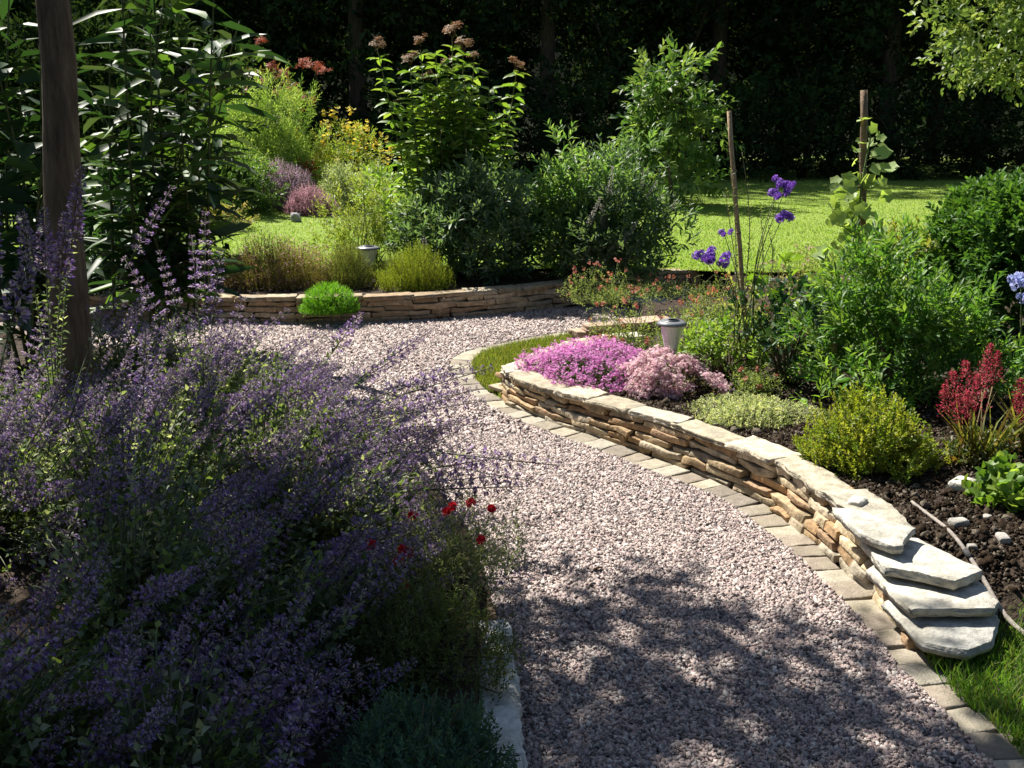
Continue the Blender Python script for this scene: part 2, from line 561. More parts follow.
def dry_wall(root, curve, side, courses, ch, caps=True, s0=0.0, ends=None, capw=0.24, capt=0.042, lens=(.10, .32), depth=.08, pal=STONE_PAL, hf=((0, 1), (1, 1)), cpal=SLAB_PAL):
    """courses of flat stones along a curve; side = +1 when the wall body lies to the left of the curve"""
    mb = MB()
    HF = lambda q: float(np.interp(q / curve.len, hf[0], hf[1]))
    for k in range(courses):
        e = curve.len - (ends[k] if ends else 0)
        s = s0 - U(0, .1)
        while s < e:
            Ls = U(*lens)
            L2 = min(Ls, e - s + .02)
            if L2 < .05: break
            m = s + L2 / 2
            p, t = curve.at(np.clip(m, 0, curve.len)), curve.tan(np.clip(m, 0, curve.len))
            nrm2 = np.array([-t[1], t[0]]) * side
            ch_ = ch * HF(m)
            hz = ch_ / 2 * U(.86, 1.0)
            ang = U(-.05, .05)
            t = np.array([t[0] * math.cos(ang) - t[1] * math.sin(ang), t[0] * math.sin(ang) + t[1] * math.cos(ang)])
            cc = p + nrm2 * (depth + .010 * k + U(-.012, .014))
            rough_box(mb, (cc[0], cc[1], ch_ * (k + .5) + U(-.003, .003)), t, (L2 / 2 - .003, depth, hz), palette(pal, 1)[0], r=.0055, noise=.0075)
            s += Ls + U(-.002, .008)
    mb.build('stone_courses', M_STONE, root)
    if caps:
        s = s0
        e = curve.len - (ends[-1] if ends else 0)
        while s < e - .05:
            Ls = U(.2, .42)
            L2 = min(Ls, e - s)
            z = courses * ch * HF(s + L2 / 2)
            poly = []
            wd = capw * U(.8, 1.2)
            for f, w in ((0, 0), (.5, 0), (1, 0), (1, 1), (.5, 1.05), (0, 1)):
                ss = np.clip(s + f * L2 + (U(-.02, .02) if f in (0, 1) else 0), 0, curve.len)
                p, t = curve.at(ss), curve.tan(ss)
                nn = np.array([-t[1], t[0]]) * side
                poly.append(p + nn * (.012 * courses * .6 - .015 + w * wd + U(-.014, .014)))
            b = MB()
            slab(b, poly, z + U(-.002, .003), z + capt * U(.85, 1.2), palette(cpal, 1, .14)[0], tilt=(U(-.02, .02), U(-.02, .02)))
            b.build('capstone', M_SLAB, root)
            s += Ls + .006


# ------------------------------------------------------------------ plan of the garden (outlines measured on the ground)
EDGE_IN = [(1010, 790), (987, 758), (966, 739), (949, 718), (931, 700), (910, 679), (892, 660), (866, 626), (852, 612), (838, 597), (826, 584), (812, 572),
           (790, 551), (761, 529), (741, 513), (717, 498), (685, 485), (645, 470), (604, 453), (548, 433), (504, 415), (472, 395), (455, 378), (449, 366),
           (456, 358), (469, 352), (496, 345), (531, 338), (586, 330)]
EDGE_OUT = [(1060, 790), (1030, 757), (1001, 725), (977, 707), (959, 692), (942, 674), (922, 655), (905, 635), (889, 616), (875, 601), (860, 588), (845, 575),
            (819, 549), (787, 522), (762, 505), (724, 488), (690, 473), (655, 459), (612, 444), (560, 426), (520, 411), (494, 396), (478, 383), (472, 370),
            (475, 361), (483, 355), (507, 348), (537, 342), (588, 334)]
WALL_RB = [(636, 331), (600, 334), (563, 341), (536, 350), (515, 361)]
WALL_R = [(499, 391), (503, 402), (520, 412), (537, 419), (592, 438), (651, 458), (686, 472), (724, 488),
          (762, 505), (787, 522), (819, 550), (845, 576), (884, 614), (915, 655)]
WALL_F = [(60, 322), (185, 323), (300, 324), (400, 322), (500, 315), (560, 308), (592, 303), (640, 297), (700, 292)]
BED_L = [(530, 860), (522, 790), (519, 768), (514, 700), (505, 655), (490, 590), (462, 520), (415, 465), (340, 415), (250, 380), (120, 356), (-40, 348)]
edge_in, edge_out = Curve(G2(EDGE_IN)), Curve(G2(EDGE_OUT))
wall_r, wall_f, bed_l = Curve(np.r_[G2(WALL_RB, .17), G2(WALL_R)]), Curve(G2(WALL_F)), Curve(G2(BED_L))
RIGHT_BACK = G2([(640, 325), (720, 318), (840, 312)])
path_poly = np.concatenate([edge_in.p, RIGHT_BACK, wall_f.p[::-1], [wall_f.p[0] + (-2, 0.05)], [bed_l.p[-1] + (-1, 0)], bed_l.p[::-1], G2([(540, 900)]), G2([(1060, 900)])])


def inset(c, d):
    t = nrm(np.gradient(c.p, axis=0))
    return c.p + np.stack([-t[:, 1], t[:, 0]], 1) * d


_k = int(np.argmin(np.linalg.norm(edge_out.p - wall_r.p[-1], axis=1)))
low_poly = np.concatenate([edge_out.p[:_k], inset(wall_r, .11)[::-1], RIGHT_BACK, inset(wall_f, .11)[::-1],
                           [wall_f.p[0] + (-2, 0.05)], [bed_l.p[-1] + (-1, 0)], inset(bed_l, .09)[::-1], G2([(540, 900)]), G2([(1100, 900)])])
WEND = wall_r.p[-1]


def sstep(a, b, x):
    t = np.clip((x - a) / (b - a), 0, 1)
    return t * t * (3 - 2 * t)


def height(x, y):
    h = np.full(np.shape(x), 0.185)
    h = np.where((x > 0.3) & (y < 4.5), 0.012 + (0.185 - .012) * sstep(2.72, 3.35, y + .12 * (x - 1.4)), h)
    h = h - np.where((x > -.4) & (x < 6) & (y < 7.6), .045, 0) * sstep(4.3, 5.6, y)
    left = (x < -.2) & (y < 6.9)
    h = np.where(left, 0.10 + .02 * np.sin(x * 3) * np.cos(y * 2), h)
    h = h + sstep(11, 20, y) * sstep(-1.0, -5.0, x) * 0.25
    return h


def HZ(x, y):
    return float(height(np.array(x), np.array(y)))


# ------------------------------------------------------------------ ground, path, beds, lawn
def sheet(name, poly, z, mat, step=None):
    import bmesh
    bm = bmesh.new()
    vs = [bm.verts.new((p[0], p[1], z)) for p in poly]
    bm.faces.new(vs)
    bmesh.ops.triangulate(bm, faces=bm.faces[:])
    bmesh.ops.recalc_face_normals(bm, faces=bm.faces[:])
    if bm.faces[:][0].normal.z < 0: bmesh.ops.reverse_faces(bm, faces=bm.faces[:])
    me = bpy.data.meshes.new(name); bm.to_mesh(me); bm.free()
    me.materials.append(mat)
    o = bpy.data.objects.new(name, me); COL.objects.link(o)
    return kind(o, 'structure')


sheet('ground', [(-400, -400), (400, -400), (400, 400), (-400, 400)], -0.12, M_GROUND)
sheet('gravel_path', path_poly[::2], 0.0, M_GRAVEL)


def grid_sheet(name, x0, x1, y0, y1, step, fz, mat):
    xs, ys = np.arange(x0, x1 + step, step), np.arange(y0, y1 + step, step)
    X, Y = np.meshgrid(xs, ys, indexing='ij')
    Z = fz(X, Y)
    mb = MB()
    idx = np.arange(X.size).reshape(X.shape)
    q = np.stack([idx[:-1, :-1], idx[1:, :-1], idx[1:, 1:], idx[:-1, 1:]], -1).reshape(-1, 4)
    mb.add(np.stack([X, Y, Z], -1).reshape(-1, 3), np.r_[q[:, [0, 1, 2]], q[:, [0, 2, 3]]], np.array((.05, .04, .03)))
    return kind(mb.build(name, mat, smooth=True), 'structure')


def soil_z(X, Y):
    P = np.stack([X.ravel(), Y.ravel()], 1)
    low = in_poly(P, low_poly).reshape(X.shape)
    z = height(X, Y)
    z = z + .010 * np.sin(X * 31 + 2 * np.sin(Y * 17)) * np.sin(Y * 27 + X * 5) + .006 * np.sin(X * 67 + Y * 41)
    z = np.where(Y > 10.8, z - .06, z)
    return np.where(low, -0.03, z)


grid_sheet('soil_beds', -9, 9, 0.6, 11.2, 0.05, soil_z, M_SOIL)


def lawn_z(X, Y):
    return height(X, Y) + .032 + .012 * np.sin(X * 1.7) * np.sin(Y * 1.3)


LAWN_Y = lambda x: 9.5 + .18 * np.sin(x * 1.9) - .6 * sstep(-.9, -2.0, x)
gx, gy = np.arange(-40, 40.1, .5), np.linspace(0, 1, 120) ** 1.6
X, T_ = np.meshgrid(gx, gy, indexing='ij')
Y = LAWN_Y(X) + T_ * 60
mb = MB()
idx = np.arange(X.size).reshape(X.shape)
q = np.stack([idx[:-1, :-1], idx[1:, :-1], idx[1:, 1:], idx[:-1, 1:]], -1).reshape(-1, 4)
mb.add(np.stack([X, Y, lawn_z(X, Y)], -1).reshape(-1, 3), np.r_[q[:, [0, 1, 2]], q[:, [0, 2, 3]]], np.array((.1, .15, .03)))
kind(mb.build('lawn', M_LAWN, smooth=True), 'structure')

# grass blades on the lawn
GP = [(.17, .28, .045), (.19, .30, .05), (.21, .30, .065), (.15, .25, .04), (.23, .29, .08)]


def blades(name, label, P, h, w, pal):
    n = len(P)
    mb = MB()
    D = nrm(np.c_[rng.normal(0, .4, (n, 2)), np.ones(n)])
    mb.leaves(P, D, h * U(.6, 1.3, n), w, pal, BLADE, roll=2.0)
    o = kind(mb.build(name, M_GRASS), 'stuff')
    o['label'] = label; o['category'] = 'grass'
    return o


n = 210000
yy = 8.6 + (U(0, 1, n) ** 1.5) * 15
xx = U(-.62, .62, n) * yy
ok = yy > LAWN_Y(xx) - .05
xx, yy = xx[ok], yy[ok]
blades('grass', 'short sunlit mown grass of the lawn behind the flower beds', np.stack([xx, yy, lawn_z(xx, yy)], 1), .024, .009, GP)

# near patch of grass beside the stacked slabs
n = 46000
xx, yy = U(.9, 2.6, n), U(1.6, 3.35, n)
P2 = np.stack([xx, yy], 1)
near_poly = np.concatenate([inset(edge_out, .03)[:int(np.argmin(np.linalg.norm(edge_out.p - G(928, 664)[:2], axis=1)))], G2([(930, 655), (985, 648), (1002, 622), (1030, 608), (1150, 640), (1200, 800)])])
ok = in_poly(P2, near_poly)
xx, yy = xx[ok], yy[ok]
blades('grass_patch', 'bright green grass growing at the foot of the stacked slabs', np.stack([xx, yy, height(xx, yy) * .4 + .004], 1), .055, .0045,
       [(.08, .17, .02), (.11, .22, .03), (.14, .25, .05), (.17, .20, .07)])
M_TURF = ramp_mat('turf_soil', [(.03, .05, .012), (.06, .10, .02), (.08, .13, .03)], 20, bump=1.0, bscale=120)
sheet('turf_patch', near_poly, 0.006, M_TURF)
# strip between edging and wall
strip_poly = np.concatenate([edge_out.p[int(len(edge_out.p) * .66):], wall_r.p[:int(len(wall_r.p) * .34)]])
n = 30000
lo_, hi_ = strip_poly.min(0), strip_poly.max(0)
P2 = lo_ + U(0, 1, (n, 2)) * (hi_ - lo_)
P2 = P2[in_poly(P2, strip_poly)]
blades('grass_strip', 'yellowish strip of short grass between the block edging and the wall tip', np.c_[P2, np.full(len(P2), .008)], .045, .005,
       [(.17, .19, .04), (.14, .19, .03), (.22, .21, .07), (.12, .17, .03)])
sheet('turf_strip', strip_poly[::2], 0.006, M_TURF)

# block edging: each block a part of the edging
edging = thing('path_edging', 'curved row of pale concrete blocks edging the gravel path', 'edging', (0, 0, 0))
del edging['label'], edging['category']
kind(edging, 'structure')
s = 0.0
BLOCK = [(.28, .245, .19), (.34, .31, .25), (.25, .21, .165), (.36, .32, .245), (.22, .19, .155)]
while s < edge_in.len:
    w = U(.095, .125) if s < 2.6 else U(.12, .15)
    f0, f1 = s / edge_in.len, min((s + w - .006) / edge_in.len, 1)
    poly = []
    q0, q1 = edge_in.at(f0 * edge_in.len), edge_in.at(f1 * edge_in.len)

    def across(p):
        i = np.argmin(np.linalg.norm(edge_out.p - p, axis=1))
        return edge_out.p[i]
    o0, o1 = across(q0), across(q1)
    md = (q0 + q1 + o0 + o1) / 4
    dirx = (o0 + o1) / 2 - (q0 + q1) / 2
    tn = np.array([-dirx[1], dirx[0]]); tn = tn / np.linalg.norm(tn) * max(w / 2 - .0025, .02)
    if np.dot(tn, q1 - q0) < 0: tn = -tn
    dirx = dirx * .5 * 1.03
    poly = [md - dirx - tn, md + dirx - tn, md + dirx + tn, md - dirx + tn]
    b = MB()
    z = .010 + U(-.004, .004)
    slab(b, poly, -.05, z, palette(BLOCK, 1, .12)[0], bev=.005, jag=.0018, tilt=(U(-.03, .03), U(-.03, .03)))
    b.build('paving_block', M_BLOCK, edging)
    s += w

# gravel: loose angular chippings
def chips(n_kind=14):
    out = []
    base = np.array([(-1, -1, -1), (1, -1, -1), (1, 1, -1), (-1, 1, -1), (-1, -1, 1), (1, -1, 1), (1, 1, 1), (-1, 1, 1)], float)
    t = np.array([(0, 2, 1), (0, 3, 2), (4, 5, 6), (4, 6, 7), (0, 1, 5), (0, 5, 4), (1, 2, 6), (1, 6, 5), (2, 3, 7), (2, 7, 6), (3, 0, 4), (3, 4, 7)])
    for i in range(n_kind):
        v = base * .5 + U(-.26, .26, (8, 3))
        v[4:, :2] *= U(.5, .9)
        out.append(v)
    return out, t


CH, CT = chips()


def scatter_chips(name, P, size, pal, mat, flat=.5):
    n = len(P)
    mb = MB()
    kinds = rng.integers(0, len(CH), n)
    th, tl = U(0, 6.28, n), rng.normal(0, .45, (n, 2))
    c, s = np.cos(th), np.sin(th)
    colr = palette(pal, n, .15)
    sc = size * U(.55, 1.35, n) if np.isscalar(size) else size
    for k in range(len(CH)):
        m = kinds == k
        v = CH[k] * np.array([1, .8, flat])
        nn = m.sum()
        V = np.repeat(v[None], nn, 0)
        V[..., 2] += V[..., 0] * tl[m, 0, None] + V[..., 1] * tl[m, 1, None]
        x = V[..., 0] * c[m, None] - V[..., 1] * s[m, None]
        y = V[..., 0] * s[m, None] + V[..., 1] * c[m, None]
        V = np.stack([x, y, V[..., 2]], -1) * sc[m, None, None] + P[m][:, None]
        T = (CT[None] + (np.arange(nn) * 8)[:, None, None]).reshape(-1, 3)
        mb.add(V.reshape(-1, 3), T, np.repeat(colr[m], 8, 0))
    return kind(mb.build(name, mat), 'stuff')


GRAV = [(.40, .325, .295), (.33, .255, .235), (.44, .375, .345), (.21, .17, .16), (.35, .265, .245), (.50, .45, .41), (.12, .10, .10), (.33, .285, .26), (.40, .31, .28), (.30, .235, .22)]


def path_pts(n, y0, y1):
    y = U(y0, y1, n); x = U(-3.4, 2.6, n)
    P = np.stack([x, y], 1)
    ok = in_poly(P, path_poly) & (np.abs(x) < .60 * y + .3)
    return P[ok]


A = path_pts(950000, 1.7, 5.0); B = path_pts(310000, 5.0, 8.6)
P2 = np.r_[A, B]
szs = np.r_[np.full(len(A), .0102), np.full(len(B), .0145)] * (.45 + U(0, 1, len(P2)) ** 2 * 1.25)
o = scatter_chips('gravel', np.c_[P2, U(.0, .009, len(P2))], szs, GRAV, M_PEBBLE)
o['label'] = 'loose pinkish grey stone chippings covering the curved path'; o['category'] = 'gravel'
# strays on the edging and at the wall foot
# ------------------------------------------------------------------ walls
root = thing('stone_wall', 'curved low dry stone wall holding up the flower bed right of the path, ending in stepped slabs', 'wall', (*wall_r.at(wall_r.len * .6), 0))
dry_wall(root, wall_r, +1, 5, .0405, lens=(.08, .34), capt=.027, ends=[.02, .12, .22, .33, .46], capw=.165, hf=((0, .35, 1), (.68, .74, 1)))
T1 = [(833, 508), (858, 509), (889, 521), (914, 527), (906, 536), (902, 545), (893, 546), (858, 532)]
T2 = [(861, 539), (880, 530), (918, 538), (949, 554), (983, 570), (956, 581), (913, 571), (884, 567), (871, 550)]
T3 = [(868, 569), (890, 556), (960, 570), (981, 583), (997, 601), (994, 608), (936, 608), (911, 609), (886, 586)]
T4 = [(884, 601), (900, 590), (985, 600), (999, 616), (992, 642), (968, 651), (923, 642), (902, 619)]
for pl, z in ((T1, .236), (T2, .188), (T3, .140), (T4, .092)):
    b = MB()
    slab(b, G2(pl, z), z - .032, z, palette([(.46, .44, .38), (.49, .46, .39), (.43, .42, .38)], 1, .06)[0], bev=.0025, jag=.0022)
    b.build('capstone', M_SLAB, root)

root = thing('stone_wall', 'long low brown dry stone wall across the far side of the path, below the heather and dark shrubs', 'wall', (*wall_f.at(wall_f.len * .4), 0))
dry_wall(root, wall_f, +1, 4, .045, capw=.16, capt=.035, cpal=[(.36, .28, .18), (.32, .25, .16), (.40, .33, .23), (.29, .21, .13)], lens=(.14, .40), pal=[(.34, .25, .16), (.38, .30, .20), (.30, .21, .13), (.36, .29, .21), (.27, .19, .12)])

bl = Curve(G2([(538, 930)] + BED_L[0:5]))
root = thing('stone_wall', 'short low stone wall edging the shaded bed at the bottom centre of the photo', 'wall', (*bl.at(bl.len * .4), 0))
dry_wall(root, bl, +1, 2, .045, capw=.2, cpal=[(.58, .57, .53), (.52, .51, .47)], lens=(.12, .25))
tip = Curve(np.array([at(590, 330, 6.75)[:2], at(625, 328, 6.85)[:2], at(680, 325, 7.0)[:2]]))
root = thing('stone_wall', 'small reddish stub of stone wall by the red flowers at the path bend', 'wall', (*tip.at(.1), 0))
dry_wall(root, tip, +1, 4, .045, lens=(.12, .25), capw=.14, pal=[(.40, .24, .17), (.38, .27, .19), (.42, .30, .22)], cpal=[(.42, .32, .24), (.38, .27, .2)])

# ------------------------------------------------------------------ soil crumbs and stones on the bed
n = 60000
P2 = np.stack([U(.6, 3.0, n), U(2.7, 5.6, n)], 1)
bedp = np.concatenate([wall_r.p[int(len(wall_r.p) * .4):], G2([(1000, 622), (1090, 610)]), np.array([[3.4, 4.2], [3.2, 6.0], [.6, 6.0]])])
P2 = P2[in_poly(P2, bedp)]
dmin = np.array([np.min(np.sum((wall_r.p[::6] - p) ** 2, 1)) for p in P2]) ** .5
P2 = P2[dmin > .2]
o = scatter_chips('soil_crumbs', np.c_[P2, height(P2[:, 0], P2[:, 1]) + .004], .014 * U(.35, 1.0, len(P2)) * (1 + 1.6 * (U(0, 1, len(P2)) > .95)),
                  [(.026, .018, .012), (.038, .027, .018), (.02, .014, .010), (.055, .042, .03), (.03, .02, .013), (.13, .11, .085)], M_CLOD, .8)
o['label'] = 'dark crumbly soil of the bed behind the wall'; o['category'] = 'soil'


def rock(name, label, c, r, col, group=None):
    mb = MB()
    c = np.array(c, float)
    rough_box(mb, c + np.array([0, 0, r[2] * .6]), np.array([math.cos(U(0, 6)), math.sin(U(0, 6))]) / 1.0, r, col, r=min(r) * .8, noise=min(r) * .25)
    me = mb.build(name, M_SLAB, smooth=True)
    me['label'] = label; me['category'] = 'stone'
    if group: me['group'] = group


rock('stone', 'flat white stone lying at the path bend behind the garden light', G(646, 303, .03) , (.16, .11, .03), (.58, .56, .52))
ct = lambda px, py: G(px, py, .18)
for px, py, r in ((958, 527, .035), (990, 578, .03), (935, 560, .022), (972, 545, .02), (1003, 540, .028), (985, 520, .02)):
    c = ct(px, py); c[2] = HZ(c[0], c[1])
    rock('stone', 'loose grey stone lying on the dark soil near the pale hose', c, (r, r * .75, r * .5), (.33, .31, .28), 'loose stones on the bare soil')
c = G(873, 483, .2); c[2] = HZ(c[0], c[1])
rock('stone', 'flat pale stone on the soil just right of the yellow green mound', G(962, 487, .2), (.05, .035, .02), (.48, .46, .41))
c = G(856, 507, .2)
rock('stone', 'small pale stone wedged behind the coping under the yellow green mound', c, (.05, .035, .022), (.50, .48, .43))

# fallen cane on the soil
root = thing('garden_cane', 'pale grey cane with a dark joint lying on the bare soil', 'cane', ct(975, 545))
pts = [G(912, 500, .2), G(955, 534, .2), G(985, 558, .2), G(1012, 580, .2), G(1045, 607, .17)]
pp = resample(pts, .04)
for p in pp: p[2] = HZ(p[0], p[1]) + .015 + .012 * np.interp(p[1], [2.7, 3.5], [1, -.6])
mb = MB(); mb.tube(pp, np.linspace(.0065, .0085, len(pp)), (.27, .24, .21), 8); mb.build('pole', M_WOOD, root, smooth=True)
mb = MB(); mb.tube(pp[10:12], .0105, (.05, .05, .05), 8); mb.build('joint', M_WOOD, root, smooth=True)

# ------------------------------------------------------------------ garden lamps
def lamp(label, c, h, r):
    root = thing('garden_light', label, 'garden light', c, 'solar garden lights')
    c = np.array(c)
    top = c + np.array([0, 0, h])
    m = MB(); m.lathe(top, [(0, .0), (r * 1.0, -.004), (r * 1.28, -.014), (r * 1.3, -.026), (r * 1.0, -.03), (0, -.03)]); m.build('cap', M_CAP, root, True)
    m = MB(); m.lathe(top, [(0, .004), (r * .62, .003), (r * .64, -.004), (0, -.004)]); m.build('solar_panel', M_PANEL, root, True)
    m = MB(); m.lathe(top, [(r * .95, -.030), (r * .86, -.07), (r * .60, -.15), (r * .55, -.18), (0, -.18)]); m.build('shade', M_FROST, root, True)
    m = MB(); m.lathe(top, [(0, -.179), (r * .55, -.181), (r * .45, -.20), (.012, -.215), (.012, -h - .03)]); m.build('stake', M_STEEL, root, True)


p = at(672, 320, 5.55)
lamp('white frosted solar garden light behind the pink flower cushions', (p[0], p[1], .185), p[2] - .185, .066)
p = at(368, 246, 8.98)
lamp('grey solar garden light standing among the heathers on the far bed', (p[0], p[1], .185), p[2] - .185, .085)

# ------------------------------------------------------------------ trees
def tree(name, label, base, h, tr, cc, cr, ncl, clr, per, slen, m, L, Wd, pal, group=None, tm=DIAM, mat=None, limbs=10, lo=.35, zmin=-.9, trunk_pts=None, bcol=(.09, .065, .045), crownfn=None):
    root = thing(name, label, 'tree', base, group)
    b = np.array(base, float)
    mb = MB()
    top = np.array([cc[0], cc[1], b[2] + h * .8])
    tp = np.array(trunk_pts) if trunk_pts is not None else np.array([b, b * .6 + top * .4 + np.array([U(-.1, .1), U(-.1, .1), 0]), top])
    tp = resample(tp, .25)
    mb.tube(tp, np.linspace(tr, tr * .35, len(tp)), bcol, 12, jit=.05)
    mb.build('trunk', M_BARK, root, smooth=True)
    P, N = clumps(ncl, cc, cr, lo=lo, lump=.25, zmin=zmin)
    if crownfn is not None:
        kk = crownfn(P); P, N = P[kk], N[kk]
    lb = MB()
    for i in rng.choice(len(P), min(limbs, len(P)), replace=False):
        j = int(len(tp) * U(.45, .95))
        a = tp[min(j, len(tp) - 1)]
        s_ = np.linspace(0, 1, 6)[:, None]
        pts = a + (P[i] - a) * s_
        pts[:, 2] += np.sin(s_[:, 0] * math.pi) * .12
        lb.tube(pts, np.linspace(tr * .38, tr * .06, 6), bcol, 6)
    lb.build('limbs', M_BARK, root, smooth=True)
    fb = MB()
    leafy_clumps(fb, list(zip(P, N)), clr, per, slen, m, L, Wd, pal, tm=tm)
    fb.build('crown', mat or M_LEAF, root)
    return root


def copy_thing(src, loc, rz, sc, label=None):
    r = src.copy(); COL.objects.link(r)
    r.location = loc; r.rotation_euler = (0, 0, rz); r.scale = (sc, sc, sc * U(.9, 1.1))
    if label: r['label'] = label
    for ch in list(src.children):
        c = ch.copy(); COL.objects.link(c); c.parent = r
    return r


# the wood beyond the lawn: dark, with the sun behind it
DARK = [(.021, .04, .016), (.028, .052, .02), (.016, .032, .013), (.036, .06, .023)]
prot = []
WOODLAB = 'dark broad-leaved tree standing in the deep shade beyond the lawn'
for i in range(3):
    x, y = (-9.0, 1.0, 10.0)[i], 27.5
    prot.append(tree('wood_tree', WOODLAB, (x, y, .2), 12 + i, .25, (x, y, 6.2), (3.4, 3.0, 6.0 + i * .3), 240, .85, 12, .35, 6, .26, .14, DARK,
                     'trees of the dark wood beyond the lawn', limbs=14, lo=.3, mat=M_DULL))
spots = [(-20, 26.5), (-14.5, 28), (-4.2, 28.2), (5.6, 28.4), (15.2, 28), (20.5, 27),
         (-17, 32), (-11.5, 32.5), (-6.5, 33), (-1.5, 32.5), (3.5, 33), (8.5, 32.5), (13.5, 33), (18.5, 32.5),
         (-22, 37), (-15, 37.5), (-8.5, 38), (-2.5, 37.5), (3.8, 38), (10.3, 37.5), (17, 38), (24, 36)]
for i, (x, y) in enumerate(spots):
    copy_thing(prot[i % 3], (x, y, .2), U(0, 6.28), U(.9, 1.12))
def bank_z(X, Y):
    return -.3 + sstep(38.5, 52, Y) * (13 + np.sin(X * .2)) + .25 * np.sin(X * 1.1 + Y)


kind(grid_sheet('sky_gap_bank', -70, 70, 38, 60, .8, bank_z, M_GROUND), 'structure')  # added rise that closes bright sky gaps between the trees
# shaded underwood at the lawn's far edge
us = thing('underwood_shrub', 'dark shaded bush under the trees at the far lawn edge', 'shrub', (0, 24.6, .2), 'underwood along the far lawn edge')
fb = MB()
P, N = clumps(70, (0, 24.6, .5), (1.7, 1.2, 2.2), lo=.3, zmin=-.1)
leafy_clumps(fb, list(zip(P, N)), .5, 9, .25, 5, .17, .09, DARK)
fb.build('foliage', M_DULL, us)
mb = MB(); stems_to(mb, (0, 24.6, .2), P[:8], .03, .01, (.05, .04, .03)); mb.build('stems', M_STEM, us)
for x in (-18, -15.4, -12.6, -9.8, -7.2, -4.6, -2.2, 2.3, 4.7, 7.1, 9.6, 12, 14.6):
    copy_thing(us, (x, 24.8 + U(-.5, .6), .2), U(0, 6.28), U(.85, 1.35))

hd = thing('sky_block_hedge', 'unseen tall dark hedge added behind the viewpoint to block sky light', 'hedge', (0, -4.5, 0))  # out of view, added to cut sky light on the shaded foreground
fb, sb = MB(), MB()
n = 9000
Q = np.stack([U(-9, 9, n), -4.5 + U(-.8, .8, n), U(0, 5.5, n)], 1)
fb.leaves(Q, rng.normal(0, 1, (n, 3)), U(.25, .4, n), .2, DARK, DIAM)
fb.build('foliage', M_LEAF, hd)
for x in np.arange(-8.5, 9, 1.2): sb.tube([(x, -4.5, -.1), (x + .1, -4.5, 5.0)], [.06, .02], (.06, .045, .03), 6)
kind(sb.build('stems', M_BARK, hd), 'stuff')

# tree at the left whose slender trunk is seen and whose unseen crown is shaped to shade the near path
tb = at(67, 345, 4.7); tb[2] = .1
t1 = at(53, 0, 4.75)
t2 = t1 + (t1 - at(60, 160, 4.72)) * 2.0 + np.array([-.25, .15, 0])
tp = [tb, at(64, 220, 4.70), t1, t2, t2 + np.array([-.1, .3, 1.3])]
def shade_keep(P):
    g = P[:, :2] + np.array([.517, -.661]) * P[:, 2:3]      # crown trimmed by where its shadow lands, so the path bend stays sunlit
    lim = np.interp(g[:, 0], [-3, -1.1, -.4, .05, .35, .65, .85, 1.05, 1.35], [2.75, 2.7, 2.72, 2.85, 2.98, 3.22, 2.95, 2.6, 2.25])
    return g[:, 1] < lim


tree('garden_tree', 'slender brown tree trunk rising through the catmint at the left edge', tb, 5.6, .098, (-2.9, 4.2, 5.0), (2.7, 2.7, 1.1), 660, .36, 12, .2, 6, .12, .075,
     [(.05, .10, .02), (.07, .12, .03), (.04, .08, .02)], trunk_pts=tp, limbs=16, lo=.1, bcol=(.125, .092, .062), crownfn=shade_keep)

# small sunlit tree on the lawn
LT = [(.08, .15, .045), (.12, .19, .06), (.06, .12, .04), (.16, .22, .08)]
b0 = at(672, 206, 17.0); b0[2] = HZ(b0[0], b0[1])
ct_ = at(672, 110, 17.0)
tree('young_tree', 'young tree with drooping pale leaf sprays standing on the lawn before the dark wood', b0, 3.2, .04, (ct_[0], ct_[1], 1.55), (1.0, .8, 1.75), 105, .2, 4, .38, 8, .19, .08,
     LT, tm=LANCE, limbs=22, lo=.15, bcol=(.12, .10, .07), crownfn=lambda P: np.hypot(P[:, 0] - ct_[0], P[:, 1] - ct_[1]) < np.interp(P[:, 2], [.1, 1.0, 1.9, 2.5, 3.3], [1.0, 1.0, .70, .40, .10]))
# overhanging tree at the upper right
def keep(P):
    return (P[:, 2] < 7) & (P[:, 0] > 4.95) & (P[:, 2] > 2.12 + 0.45 * np.maximum(0, 6.3 - P[:, 0]))


tree('overhanging_tree', 'tall tree with sunlit grey green branches hanging in at the top right corner', (8.6, 13.5, .2), 7, .16, (7.6, 13.2, 4.2), (3.0, 2.3, 2.6), 820, .36, 8, .28, 6, .13, .075,
     [(.13, .19, .07), (.17, .22, .09), (.10, .15, .06), (.22, .26, .12)], limbs=30, lo=.45, crownfn=keep)

# ------------------------------------------------------------------ plants: helpers for whole things
def plant(name, label, cat, c, group=None):
    return thing(name, label, cat, c, group)


def ground_at(px, py, z=.19):
    g = G(px, py, z)
    g[2] = HZ(g[0], g[1])
    return g


def base_at(px, Y):
    x = (px - 512) / FPX * Y / math.cos(PITCH) * .985
    return np.array([x, Y, HZ(x, Y)])


